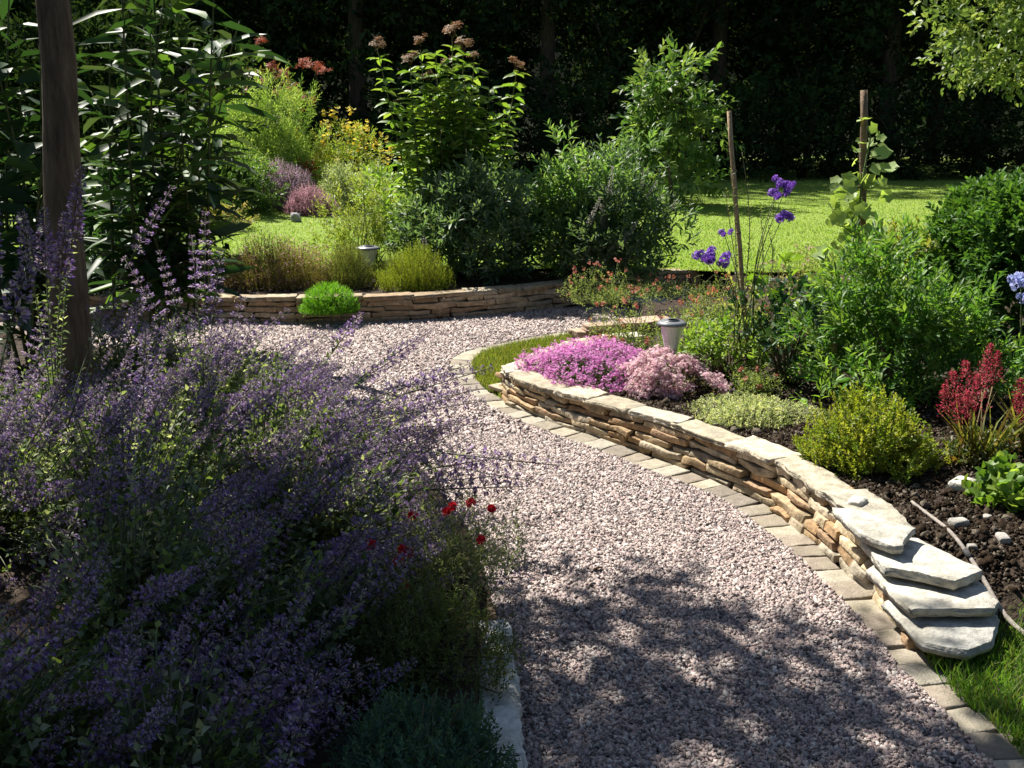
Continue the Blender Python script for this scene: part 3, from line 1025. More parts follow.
def cushion(name, label, cat, c, r, n, slen, m, L, Wd, pal, flowers=None, mat=M_LEAF, up=.35, lump=.12, tm=DIAM, inner=.4, ang=.9, fl_frac=1.0, rand=.3, stem_col=(.08, .07, .04), zmin=0.0):
    root = plant(name, label, cat, c)
    mb = MB()
    tips, D = mound(mb, c, r, n, slen, m, L, Wd, pal, up=up, lump=lump, tm=tm, inner=inner, ang=ang, rand=rand, zmin=zmin)
    mb.build('foliage', mat, root)
    sb = MB()
    sel = tips[rng.choice(len(tips), min(40, len(tips)), replace=False)]
    stems_to(sb, c, sel, .004, .0015, stem_col, spread=r[0] * .25, bow=.05)
    sb.build('stems', M_STEM, root)
    if flowers:
        k = rng.choice(len(tips), int(len(tips) * fl_frac), replace=False)
        m_ = flowers['m']
        if m_ > 20:
            prs = []
            for _ in range(4):
                h = MB()
                q = rng.normal(0, flowers['sp'], (m_ * 2, 3)) * np.array([1, 1, .5])
                h.florets(q, nrm(q * 30 + rng.normal(0, .4, q.shape) + np.array([0, 0, .8])), flowers['r'] * U(.7, 1.25, m_ * 2), flowers['pal'])
                prs.append(proto(h, 'flower_head', M_PETAL))
            for i in k[:98]:
                place(prs[rng.integers(4)], 'flower_head', root, tips[i] + D[i] * flowers['out'], D[i], U(.8, 1.25))
        else:
            fb = MB()
            P = np.repeat(tips[k], m_, 0) + rng.normal(0, flowers['sp'], (len(k) * m_, 3)) + np.repeat(D[k], m_, 0) * flowers.get('out', .004)
            Df = nrm(np.repeat(D[k], m_, 0) + rng.normal(0, .45, (len(P), 3)))
            fb.florets(P, Df, flowers['r'] * U(.7, 1.25, len(P)), flowers['pal'], flowers.get('tm', FLOR5))
            kind(fb.build('flowers', M_PETAL, root), 'stuff')
    return root


# ---- right bed, front row
c = ground_at(588, 373, .15); c[2] = .155
cushion('thyme_cushion', 'cushion of dense magenta pink flowers spilling over the wall tip', 'flowers', c, (.40, .40, .17), 2000, .04, 7, .011, .006,
        [(.05, .10, .03), (.08, .12, .04)], dict(m=9, sp=.008, r=.0062, pal=[(.60, .22, .52), (.68, .30, .60), (.50, .16, .44), (.74, .42, .66)], out=.005), M_MATTE, lump=.16, rand=.2)
c = ground_at(667, 390, .16); c[2] = .165
cushion('stonecrop', 'pale pink flower heads in a clump beside the magenta cushion', 'flowers', c, (.27, .23, .17), 150, .07, 9, .025, .012,
        [(.10, .13, .05), (.12, .10, .07), (.08, .11, .05)], dict(m=34, sp=.017, r=.0075, pal=[(.66, .48, .52), (.72, .58, .58), (.58, .36, .44), (.60, .50, .44)], out=.012), M_MATTE, lump=.25, up=.6)
c = ground_at(752, 420, .17); c[2] = .172
cushion('silver_thyme', 'low silvery cream leaved mat behind the wall coping', 'plant', c, (.29, .24, .13), 1300, .05, 12, .014, .007,
        [(.46, .48, .33), (.33, .37, .22), (.54, .55, .42), (.22, .27, .14)], None, M_MATTE, lump=.22, rand=.5)
c = ground_at(869, 462); c[2] = .185
cushion('golden_shrub', 'rounded yellow green dwarf shrub behind the wall', 'shrub', c, (.295, .27, .33), 750, .12, 20, .024, .013,
        [(.24, .27, .03), (.18, .23, .03), (.28, .29, .05), (.13, .19, .03)], None, M_LEAF, lump=.08, up=.5, tm=DIAM, zmin=-.1)

# ---- red astilbe: plumes
def plume_mesh(h, r, pal, n):
    mb = MB()
    u = U(0, 1, n) ** .8
    ph = U(0, 6.28, n)
    rr = r * (1 - u) ** .8 * U(.1, 1, n)
    P = np.stack([rr * np.cos(ph), rr * np.sin(ph), u * h + rr * .5], 1)
    D = nrm(np.stack([np.cos(ph), np.sin(ph), U(.4, 1.6, n)], 1))
    mb.leaves(P, D, .016 * U(.7, 1.3, n), .006, pal, DIAM)
    mb.tube([(0, 0, -.05), (0, 0, h)], [.003, .001], (.2, .03, .04), 4)
    return proto(mb, 'flower_plume', M_PETAL)


RED = [(.42, .04, .07), (.32, .03, .06), (.50, .10, .13), (.22, .03, .04), (.30, .14, .09)]
PL = [plume_mesh(.2, .066, RED, 230) for _ in range(4)]


def astilbe(label, c, spots, hl):
    c = np.array(c)
    root = plant('astilbe', label, 'flowers', c, 'red plumed perennials')
    sb = MB()
    for (px, py, Yy, s) in spots:
        t = at(px, py, Yy)
        d = nrm(t - c + np.array([0, 0, .3]))
        pb = t - d * .2 * s
        stems_to(sb, c, [pb], .004, .0025, (.16, .12, .05), spread=.03, bow=.02)
        place(PL[rng.integers(3)], 'flower_plume', root, pb, d, s)
    sb.build('stems', M_STEM, root)
    fb = MB()
    mound(fb, c, (.16, .15, hl), 80, .14, 9, .05, .02, [(.08, .11, .03), (.12, .12, .04), (.05, .08, .02), (.14, .09, .03)], up=.5, tm=LANCE)
    n = 40
    a = U(0, 6.28, n)
    fb.leaves(c + np.stack([.03 * np.cos(a), .03 * np.sin(a), np.zeros(n)], 1), np.stack([np.cos(a) * .45, np.sin(a) * .45, np.ones(n)], 1), U(.2, .36, n), .014,
              [(.20, .20, .05), (.14, .17, .04), (.24, .18, .07)], BLADE)
    fb.build('foliage', M_LEAF, root)


c = ground_at(978, 462, .19)
astilbe('crimson plumed perennial above the soil between the golden mound and the bushy green shrub', c,
        [(952, 372, c[1], .95), (966, 362, c[1] + .1, 1.0), (978, 375, c[1] - .02, .9), (944, 385, c[1], .8), (990, 345, c[1] + .35, 1.0), (998, 352, c[1] + .3, .8), (968, 392, c[1] - .1, .8), (985, 360, c[1] + .2, .7), (958, 395, c[1], .7)], .14)
c = ground_at(1035, 455, .19)
astilbe('crimson plumed perennial cut by the right edge of the photo', c,
        [(1020, 380, c[1], .9), (1030, 372, c[1], 1.0), (1017, 395, c[1], .8), (1042, 380, c[1], 1.0)], .2)
c = ground_at(1003, 500, .19)
cushion('round_leaved_plant', 'bright green plant with rounded scalloped leaves at the right edge above the cane', 'plant', c, (.15, .15, .16), 70, .08, 6, .055, .055,
        [(.14, .24, .04), (.10, .19, .03), (.20, .28, .06)], None, M_LEAF, tm=OVAL, up=.5)

# ---- bushy green shrub with narrow leaves
def bush(name, label, c, r, ncl, clr, per, slen, m, L, Wd, pal, mat=M_LEAF, tm=LANCE, lo=.45, up=.4, stem=(.10, .08, .05), zmin=-.05, lump=.2, cat='shrub', group=None, nst=16, sr=.008, bend=0.0, boxy=1.0):
    root = plant(name, label, cat, c, group)
    fb = MB()
    cc = np.array(c) + np.array([0, 0, r[2] * .12])
    P, N = clumps(ncl, cc, (r[0], r[1], r[2] * .88), lo=lo, lump=lump, zmin=zmin)
    v_ = (P - cc) / np.array(r)
    P = cc + np.sign(v_) * np.abs(v_) ** boxy * np.array(r)
    leafy_clumps(fb, list(zip(P, N)), clr, per, slen, m, L, Wd, pal, tm=tm, up=up, bend=bend)
    fb.build('foliage', mat, root)
    sb = MB()
    stems_to(sb, c, P[:nst], sr, sr * .4, stem, spread=r[0] * .15, bow=.08)
    sb.build('stems', M_STEM, root)
    return root, P, N


MID = [(.08, .18, .035), (.12, .23, .045), (.06, .14, .03), (.17, .27, .06)]
c = base_at(905, 5.2)
bush('leafy_shrub', 'bushy bright green shrub with narrow leaves behind the golden mound', c, (.46, .38, .72), 95, .14, 10, .12, 9, .075, .020, MID, up=.8, zmin=-.15)
c = base_at(1034, 6.5)
bush('clipped_shrub', 'large dense dark green shrub cut by the right edge, in front of the lawn', c, (.56, .56, 1.02), 380, .13, 10, .10, 9, .07, .030, [(.05, .12, .025), (.07, .15, .03), (.10, .19, .04)], M_GLOSS, up=.7, lump=.05, lo=.8, boxy=.62)
c = base_at(922, 7.0)
bush('yellow_shrub', 'loose yellow green shrub behind the bushy green one, before the lawn', c, (.40, .3, .80), 60, .11, 7, .14, 9, .07, .026, [(.18, .22, .04), (.14, .19, .04), (.24, .25, .07)], up=.7, lump=.14)
c = base_at(792, 5.55)
bush('rose_bush', 'dark blue green bush with glossy oval leaves right of the leaning cane', c, (.24, .22, .50), 26, .10, 5, .09, 6, .055, .034, [(.02, .06, .025), (.03, .075, .03), (.045, .09, .04)], M_GLOSS, tm=OVAL, lump=.3, lo=.6, zmin=.0)
c = base_at(722, 5.75)
bush('leafy_perennial', 'light green leafy perennial at the foot of the leaning cane', c, (.22, .22, .34), 26, .09, 7, .08, 7, .045, .022, [(.17, .27, .05), (.13, .23, .04), (.22, .30, .08)], tm=OVAL, up=.6)
c = base_at(757, 6.3)
bush('pale_perennial', 'pale yellowish perennial thicket behind the leaning cane', c, (.30, .24, .44), 24, .1, 6, .12, 8, .04, .016, [(.26, .30, .08), (.20, .25, .07), (.30, .30, .13)], up=.8, lump=.3)
c = base_at(790, 6.5)
root, P, N = bush('broad_leaved_plant', 'plant with broad bright leaves between the two upright stakes', c, (.25, .2, .5), 10, .09, 3, .1, 3, .13, .10, [(.16, .26, .04), (.12, .21, .03)], tm=OVAL, lump=.3, cat='plant', lo=.7)
c = base_at(838, 6.0)
bush('grey_green_plant', 'grey green leafy plant at the foot of the climber stake', c, (.26, .22, .52), 26, .09, 6, .11, 7, .06, .028, [(.16, .24, .08), (.12, .20, .07), (.20, .28, .10)], tm=OVAL, up=.6, cat='plant')
c = base_at(695, 6.3)
bush('sprawling_plant', 'sprawling pale green plant behind the white garden light', c, (.34, .22, .24), 30, .1, 6, .12, 8, .03, .012, [(.22, .28, .09), (.26, .31, .12), (.17, .23, .07)], up=.5, cat='plant')

# red speckled low plants at the path bend
def speckled(label, c, r, nfl, pal, fr=.010, fol=[(.20, .25, .10), (.25, .29, .13), (.15, .20, .08)], up=.6):
    root = plant('bedding_plant', label, 'flowers', c)
    fb = MB()
    tips, D = mound(fb, c, r, 220, .12, 9, .026, .010, fol, up=up, lump=.3, rand=.5)
    fb.build('foliage', M_MATTE, root)
    sb = MB()
    k = rng.choice(len(tips), nfl, replace=False)
    stems_to(sb, c, tips[k] + np.array([0, 0, .04]), .003, .0015, (.12, .15, .06), spread=r[0] * .3, bow=.05)
    sb.build('stems', M_STEM, root)
    f1 = MB()
    q = rng.normal(0, .009, (7, 3))
    f1.florets(q, nrm(rng.normal(0, 1, (7, 3)) + np.array([0, -.4, 1])), fr, pal)
    fmesh = proto(f1, 'flower', M_PETAL)
    for p in tips[k]:
        place(fmesh, 'flower', root, p + np.array([0, 0, .045]), nrm(np.array([U(-.3, .3), U(-.5, .2), 1])), U(.8, 1.25))

CORAL = [(.36, .11, .07), (.44, .19, .12), (.28, .08, .06), (.40, .24, .17)]
speckled('grey green plant with small coral flowers hanging over the wall stub', base_at(625, 6.45), (.28, .24, .30), 22, CORAL)
speckled('coral flowered low plant on the far bed beside the dark shrub', base_at(600, 7.9), (.30, .22, .22), 16, CORAL)
speckled('low plant with brick red flowers along the lawn edge left of the leaning cane', base_at(668, 8.2), (.5, .25, .16), 30, [(.42, .13, .07), (.35, .10, .06), (.50, .22, .12)])
speckled('low dry plant with orange red flowers right of the white garden light', base_at(712, 7.4), (.3, .25, .26), 22, [(.48, .2, .1), (.42, .13, .07)])
speckled('dry straw coloured plant with faded pink flowers at the lawn edge by the climber', base_at(815, 8.7), (.42, .26, .34), 18, [(.45, .28, .25), (.50, .36, .3)],
         fol=[(.22, .20, .09), (.17, .18, .07), (.26, .22, .12)])
speckled('low flowering plant with dull red buds at the foot of the dark rose bush', base_at(760, 5.3), (.12, .1, .12), 5, CORAL)

# ---- stakes
def stake(label, p0, p1, r, col, sq=False):
    root = thing('garden_stake', label, 'stake', p0)
    mb = MB()
    p0, p1 = np.array(p0), np.array(p1)
    s_ = np.linspace(0, 1, 9)[:, None]
    pts = p0 + (p1 - p0) * s_
    pts[1:-1] += rng.normal(0, r * .15, (7, 3)) * np.array([1, 1, 0])
    mb.tube(pts, r, col, 4 if sq else 8, jit=.06)
    mb.build('shaft', M_WOOD, root)
    mb = MB()
    for q in ((.3, .55, .78) if not sq else (.62,)):
        p = p0 + (p1 - p0) * q
        mb.tube([p - (p1 - p0) * .004, p + (p1 - p0) * .004], r * (1.18 if not sq else 1.3), np.array(col) * .75, 8)
    mb.build('node_rings' if not sq else 'twine', M_WOOD, root)
    return root


pb = base_at(753, 5.75)
stake('thin leaning bamboo cane among pale perennials in the right bed', pb, at(729, 111, 5.85), .0135, (.34, .25, .15))
pb = base_at(862, 6.9)
stake('dark upright wooden stake holding the pale climber in front of the lawn', pb, at(864, 90, 6.9), .026, (.20, .14, .09), True)
pb = base_at(835, 5.25)
stake('short brown wooden post behind the silvery mat', pb, at(836, 338, 5.25), .02, (.24, .17, .09), True)

# climber on the stake (hollyhock like)
c = base_at(855, 6.85)
root = plant('hollyhock', 'tall pale green plant with lobed leaves tied to the dark upright stake', 'plant', c)
sb, fb = MB(), MB()
def lobed(mb, P, D, R, pal):
    n = len(P)
    mb.florets(P, D, R, pal, LOBED)


spine = np.array([c, at(858, 270, 6.85), at(860, 200, 6.84), at(872, 130, 6.84)])
sp = resample(spine, .05)
sb.tube(sp, np.linspace(.010, .005, len(sp)), (.14, .20, .07), 6)
for (px, py) in [(868, 128), (876, 136), (866, 146), (878, 150), (852, 160), (880, 165), (848, 175), (862, 172), (842, 188), (874, 182), (850, 200), (838, 205), (880, 198), (866, 205), (845, 215),
                 (858, 218), (872, 215), (836, 225), (850, 232), (878, 228), (864, 236), (842, 242), (855, 250), (872, 248), (835, 250), (882, 240), (846, 262), (866, 262), (878, 268), (840, 275), (858, 280)]:
    t = at(px + U(-3, 3), py + U(-3, 3), 6.85 + U(-.1, .1))
    a = sp[np.argmin(np.abs(sp[:, 2] - t[2] + .04))]
    sb.tube([a, (a + t) / 2 + np.array([0, 0, .01]), t], [.003, .0025, .002], (.16, .22, .08), 4)
    d = nrm(np.array([U(-.6, .6), -.8 + U(-.4, .3), U(.2, 1.0)]))
    t3 = t + rng.normal(0, .035, (3, 3)); d3 = nrm(d + rng.normal(0, .55, (3, 3)))
    lobed(fb, t3, d3, np.array([.056 if py > 160 else .040]) * U(.7, 1.25, 3), [(.30, .40, .13), (.35, .44, .17), (.24, .34, .10)])
sb.build('stems', M_STEM, root); fb.build('foliage', M_LEAF, root)

# ---- purple ball flowers
def ball_mesh(r, pal, n=190, fr=.0115):
    d = nrm(rng.normal(0, 1, (n, 3)))
    sc_ = rng.normal(0, r * .55, (6, 3)) * np.array([1.1, 1, .7]); q = sc_[rng.integers(0, 6, n)] + d * r * .45 * U(.6, 1.1, (n, 1))
    mb = MB(); mb.florets(q, nrm(d + q / r * .5), fr * U(.7, 1.2, n), pal)
    return proto(mb, 'flower_head', M_PETAL)


PUR = [(.22, .10, .50), (.28, .14, .58), (.17, .07, .40), (.34, .20, .62)]
BALL = [ball_mesh(.052, PUR) for _ in range(2)]
c = base_at(745, 5.7)
root = plant('purple_flower', 'tall wiry perennial bearing rounded violet flower heads around the leaning cane', 'flowers', c)
sb, fb = MB(), MB()
for (px, py, Yy, s_) in [(779, 184, 5.75, .75), (777, 194, 5.75, .85), (783, 216, 5.7, .9), (702, 256, 5.6, .95), (714, 258, 5.6, .95), (722, 264, 5.6, .6), (724, 233, 5.7, .55), (787, 186, 5.75, .55)]:
    t = at(px, py, Yy)
    m_ = np.array([(t[0] + c[0]) / 2 + (c[0] - t[0]) * .25, c[1], (t[2] * .55 + .1)])
    pp = resample(np.array([c + np.r_[rng.normal(0, .04, 2), 0], m_, t]), .05)
    sb.tube(pp, np.linspace(.0045, .0022, len(pp)), (.12, .15, .06), 5)
    place(BALL[rng.integers(2)], 'flower_head', root, t, (0, -.2, 1), s_)
for (x0, x1, yt) in [(730, 732, 165), (760, 756, 205), (768, 764, 225), (742, 747, 150), (725, 735, 190)]:
    pp = resample(np.array([c + np.r_[rng.normal(0, .05, 2), 0], at((x0 + x1) / 2 + 5, (yt + 330) / 2, 5.75), at(x0, yt, 5.75)]), .05)
    sb.tube(pp, np.linspace(.0045, .0018, len(pp)), (.16, .15, .08), 5)
    k = pp[2:]
    fb.shoots(k, np.repeat(np.array([[0, 0, 1.0]]), len(k), 0), .05, 3, .028, .012, [(.14, .17, .08), (.18, .19, .11), (.10, .13, .05)], ang=1.1)
sb.build('stems', M_STEM, root); fb.build('foliage', M_LEAF, root)

c = base_at(1030, 5.2)
root = plant('blue_flower', 'pale blue flower on a thin stem at the right edge before the dark shrub', 'flowers', c)
BB = ball_mesh(.05, [(.45, .55, .80), (.55, .62, .84), (.38, .48, .78)], 140)
t = at(1021, 281, 5.2)
sb = MB(); stems_to(sb, c, [t], .004, .003, (.08, .12, .04), spread=.01, bow=.03); sb.build('stems', M_STEM, root)
place(BB, 'flower_head', root, t, (-.4, -.5, .8), 1.0)
t = at(1024, 296, 5.2); place(BB, 'flower_head', root, t, (-.2, -.7, .6), .6)
fb = MB(); mound(fb, c, (.12, .12, .25), 26, .1, 6, .06, .025, MID, tm=LANCE, up=.5); fb.build('foliage', M_LEAF, root)

# ------------------------------------------------------------------ far bed
def heather(name, label, c, r, pal, n=650, slen=.17, L=.016, fl=None, m=16, mat=None):
    return cushion(name, label, 'heather', c, r, n, slen, m, L, L * .42, pal, fl, mat or M_MATTE, up=.72, lump=.1, rand=.18, ang=.6, inner=.3)


BRN = [(.20, .14, .08), (.16, .13, .06), (.24, .17, .11), (.12, .13, .04), (.17, .16, .05)]
c = base_at(283, 8.75)
heather('heather', 'broad brownish pink heather mound behind the far wall', c, (.56, .36, .47), BRN, 2600, fl=dict(m=1, sp=.008, r=.008, pal=[(.40, .24, .22), (.34, .2, .17), (.45, .32, .28)], out=.0))
c = base_at(352, 8.72)
heather('heather', 'olive green heather between the brownish mound and the grey garden light', c, (.24, .27, .44), [(.13, .15, .05), (.10, .12, .04), (.17, .17, .06)], 1200)
c = base_at(416, 8.6)
heather('heather', 'yellow green heather mound right of the grey garden light', c, (.33, .28, .42), [(.19, .23, .03), (.14, .19, .03), (.23, .25, .05)], 1700)
c = base_at(392, 8.95)
heather('heather', 'dark low heather sprig just behind the grey garden light', c, (.2, .2, .36), [(.10, .12, .05), (.13, .15, .06)], 300)
c = at(331, 302, 8.02)
cushion('moss_cushion', 'vivid lime green cushion plant spilling over the far wall', 'plant', (c[0], 7.97, .12), (.26, .24, .23), 2600, .045, 12, .013, .007,
        [(.13, .30, .02), (.17, .35, .03), (.10, .25, .02)], None, M_LEAF, lump=.06, rand=.2, zmin=-.5)
c = base_at(372, 10.0)
bush('wispy_plant', 'wispy pale yellow green plant on the lawn edge behind the grey light', c, (.46, .3, .70), 75, .10, 7, .2, 10, .055, .014, [(.22, .27, .06), (.17, .23, .05), (.27, .29, .10)], up=1.4, lump=.3, cat='plant')
c = base_at(412, 9.6)
bush('wispy_plant', 'sparse light green plant left of the dark shrubs on the far bed', c, (.2, .2, .95), 16, .10, 5, .18, 7, .09, .03, [(.17, .25, .05), (.13, .21, .04)], up=1.2, lump=.3, cat='plant')

# dark shrubs (butterfly bush like) with grey flower spikes
def spike_mesh(h, r, pal, n, w=.010, L=.012):
    mb = MB()
    u = U(0, 1, n); ph = U(0, 6.28, n)
    rr = r * (1 - .75 * u)
    P = np.stack([rr * .4 * np.cos(ph), rr * .4 * np.sin(ph), u * h], 1)
    D = np.stack([np.cos(ph), np.sin(ph), U(.2, .9, n)], 1)
    mb.leaves(P, D, L * (1.1 - .5 * u), w, pal, DIAM)
    mb.tube([(0, 0, -.04), (0, 0, h)], [.003, .001], (.12, .14, .08), 4)
    return proto(mb, 'flower_spike', M_PETAL)


BSP = [spike_mesh(.24, .03, [(.30, .33, .27), (.36, .38, .32), (.24, .28, .21)], 160, .01, .02) for _ in range(3)]
DG = [(.09, .15, .085), (.12, .19, .11), (.07, .12, .065), (.16, .22, .13)]
LG = [(.12, .22, .07), (.16, .27, .09), (.09, .18, .055), (.22, .30, .13)]
for label, px, Yy, r, pal, ncl, nsp in [
        ('dark grey green shrub on the far bed, below the tall brown flower heads', 478, 9.3, (.62, .5, 1.12), DG, 90, 8),
        ('broad green shrub with fading grey spikes in the middle of the far bed', 572, 9.45, (.66, .5, 1.22), LG, 96, 10),
        ('dark green shrub at the right end of the far bed beside the sunny lawn', 612, 9.2, (.44, .48, 1.14), DG[:3] + LG[1:2], 88, 12)]:
    c = base_at(px, Yy)
    root, P, N = bush('butterfly_bush', label, c, r, ncl, .18, 10, .17, 8, .10, .027, pal, M_LEAF, up=.7, lump=.14, lo=.45, nst=20, zmin=-.15)
    for i in range(nsp):
        p = P[rng.integers(len(P))] + np.array([U(-.1, .1), U(-.15, .05), U(.05, .2)])
        place(BSP[rng.integers(3)], 'flower_spike', root, p, nrm(np.array([U(-.4, .6), U(-.5, .2), 1.0])), U(.7, 1.2))
c = base_at(606, 8.85)
root, P, N = bush('butterfly_bush', 'small grey leaved shrub with pale spikes in front of the dark shrub', c, (.26, .2, .62), 16, .12, 8, .15, 7, .09, .026, [(.10, .15, .09), (.13, .18, .11), (.08, .12, .06)], M_MATTE, up=.8)
for i in range(9):
    p = P[rng.integers(len(P))] + np.array([U(-.1, .1), U(-.1, .0), U(.05, .15)])
    place(BSP[rng.integers(3)], 'flower_spike', root, p, nrm(np.array([U(-.2, .7), U(-.4, .1), 1.0])), U(.7, 1.1))

# tall stalks with leaf whorls and brown flower heads
def head_mesh(pal, r=.10, n=300):
    mb = MB()
    a, rr = U(0, 6.28, n), r * U(0, 1, n) ** .5
    k_ = rng.integers(0, 9, n); ca_ = U(-1, 1, (9, 2)) * r * .75; ch_ = U(-.04, .05, 9)
    P = np.stack([ca_[k_, 0] + rng.normal(0, r * .2, n), ca_[k_, 1] + rng.normal(0, r * .2, n), ch_[k_] + U(-.025, .025, n)], 1)
    mb.florets(P, nrm(np.c_[P[:, :2] * 5, np.ones(n)]), .012, pal, FLOR4)
    for i in range(10):
        mb.tube([(0, 0, -.10), P[i * 5]], [.003, .0015], (.2, .14, .08), 4)
    return proto(mb, 'flower_head', M_PETAL)


JH = [head_mesh([(.30, .20, .10), (.36, .25, .14), (.25, .15, .08)]) for _ in range(2)]
c = base_at(455, 9.75)
root = plant('joe_pye_weed', 'tall yellow green perennial with whorled leaves and brown flower heads against the dark wood', 'plant', c)
sb, fb = MB(), MB()
stk = [(377, 48, 1), (398, 105, .5), (410, 62, 1.1), (420, 45, .9), (436, 55, .0), (452, 34, 1.2), (463, 48, 1.2), (447, 66, .8), (428, 80, .9), (474, 60, .8), (517, 68, 1), (505, 105, 0), (490, 110, 0),
       (470, 95, 0), (458, 110, 0), (432, 90, 0), (450, 80, 0), (465, 75, 0), (478, 100, 0), (440, 125, 0), (468, 130, 0), (412, 100, 0), (490, 90, 0), (440, 100, 0), (480, 130, 0), (425, 130, 0), (448, 140, 0)]
for px, py, hs in stk:
    t = at(px, py, 9.75 + U(-.25, .25))
    b = c + np.array([(px - 450) * .004 + U(-.05, .05), U(-.1, .1), 0])
    pp = resample(np.array([b, (b + t) / 2 + np.array([U(-.04, .04), 0, 0]), t]), .05)
    sb.tube(pp, np.linspace(.009, .004, len(pp)), (.15, .15, .06), 5)
    s0_ = int(len(pp) * .25)
    for i in range(s0_, len(pp) - (1 if hs else 0), 2):
        k = 5
        a = np.arange(k) * 6.28 / k + U(0, 6.28)
        D = np.stack([np.cos(a), np.sin(a), U(-.35, .5, k)], 1)
        sz = .20 * (1 - .35 * i / len(pp))
        fb.leaves(np.repeat(pp[i][None], k, 0), D, sz * U(.8, 1.2, k), sz * .40, [(.13, .22, .04), (.17, .26, .05), (.10, .18, .03), (.21, .28, .07)], LANCE, roll=.35)
    if hs: place(JH[rng.integers(2)], 'flower_head', root, t + np.array([0, 0, .05]), nrm(np.array([U(-.3, .3), U(-.3, .1), 1])), .72 * hs)
sb.build('stems', M_STEM, root); fb.build('foliage', M_LEAF, root)

# ------------------------------------------------------------------ bed at the back left of the lawn
def lawn_at(px, Y):
    b = base_at(px, Y); b[2] += .01
    return b


FEA = [(.20, .30, .08), (.25, .34, .11), (.15, .24, .07), (.29, .36, .15)]
c = lawn_at(272, 16.8)
bush('feathery_shrub', 'feathery light green shrub at the back of the lawn, below red flowers', c, (1.0, .7, 1.8), 150, .22, 9, .3, 14, .10, .020, FEA, M_MATTE, up=1.0, lump=.2, tm=DIAM)
c = lawn_at(232, 15.4)
bush('feathery_shrub', 'lower light green feathery bush left of the tall one, partly behind the long leaves', c, (.75, .5, 1.3), 90, .2, 9, .26, 12, .09, .020, FEA, M_MATTE, up=1.0, lump=.2, tm=DIAM)
c = lawn_at(243, 14.6)
bush('round_shrub', 'small dark green rounded shrub beside the purple grey heather', c, (.62, .45, .85), 80, .15, 9, .14, 9, .06, .028, [(.09, .16, .04), (.12, .20, .05), (.07, .13, .035)], lump=.15)
c = lawn_at(226, 13.2)
bush('low_shrub', 'low yellowish brown bush on the grass in front of the dark rounded shrub', c, (.46, .3, .34), 60, .10, 9, .1, 8, .05, .022, [(.30, .27, .10), (.33, .26, .15), (.2, .22, .07)], lump=.2)
c = lawn_at(292, 15.6)
heather('heather', 'purple grey heather trailing down the slope at the back of the lawn', c, (.50, .7, .80), [(.34, .28, .32), (.40, .33, .38), (.27, .22, .24), (.2, .2, .14)], 2600, .2, .036, m=12, mat=M_PETAL)
c = lawn_at(318, 14.8)
heather('heather', 'dusky pink heather clump beside the pale rock at the back', c, (.42, .35, .42), [(.42, .26, .30), (.46, .32, .34), (.32, .22, .22)], 1500, .16, .034, m=12, mat=M_PETAL)
rc = lawn_at(302, 13.95)
rock('garden_rock', 'pale grey rock at the foot of the dusky pink heather', rc, (.10, .08, .08), (.34, .32, .33))
c = lawn_at(258, 18.3)
root, P, N = bush('red_flowered_shrub', 'tall shrub with red flower clusters at the back, left of the dark wood', c, (1.0, .6, 2.1), 60, .25, 7, .25, 8, .13, .045, [(.05, .09, .03), (.10, .09, .04), (.07, .12, .04)], lump=.2)
RH = head_mesh([(.55, .11, .04), (.46, .07, .03), (.60, .20, .09)], .14, 160)
for (px, py) in [(262, 40), (250, 72), (262, 82), (270, 66), (283, 72), (291, 90), (303, 62), (316, 66), (322, 70), (277, 92), (246, 90), (287, 82), (310, 100), (298, 108)]:
    place(RH, 'flower_cluster', root, at(px, py, 18.0 + U(-.3, .2)), nrm(np.array([U(-.4, .4), -.6, 1])), U(.8, 1.2))
c = lawn_at(355, 17.2)
root, P, N = bush('yellow_flowered_plant', 'plant with loose yellow flowers against the dark wood, right of the feathery shrub', c, (.7, .4, 1.1), 70, .15, 8, .25, 9, .08, .024, [(.22, .29, .06), (.27, .32, .08)], up=1.0, lump=.25, cat='flowers')
Q, D = clumps(150, c + np.array([0, -.12, .62]), (.76, .5, .82), lo=.92, zmin=.0)
fb = MB(); q = rng.normal(0, .028, (4, 3))
fb.florets(q, rng.normal(0, .5, (4, 3)) + np.array([0, -.3, .8]), .030, [(.58, .48, .04), (.66, .58, .08), (.46, .38, .03)])
YF = proto(fb, 'flower_cluster', M_PETAL)
for p in Q[:98]: place(YF, 'flower_cluster', root, p, nrm(np.array([U(-.4, .4), U(-.6, 0), 1])), U(.8, 1.3))
c = lawn_at(318, 16.2)
bush('dark_red_plant', 'small plant with dark red leaves in front of the yellow flowers', c, (.14, .14, .95), 10, .1, 7, .12, 6, .08, .04, [(.16, .03, .03), (.12, .03, .03), (.2, .05, .04)], cat='plant')
c = lawn_at(360, 15.4)
bush('silver_shrub', 'silvery grey green mound under the yellow flowers', c, (.62, .4, .68), 90, .13, 9, .16, 9, .06, .02, [(.26, .31, .19), (.32, .36, .25), (.19, .24, .13)], M_MATTE, lump=.15)
c = lawn_at(392, 14.2)
bush('broad_leaved_plant', 'bright green plant with broad pointed leaves left of the tall brown flowers', c, (.3, .25, 1.0), 12, .15, 5, .2, 5, .17, .06, [(.16, .26, .05), (.20, .29, .06)], cat='plant', up=.8, lump=.25)

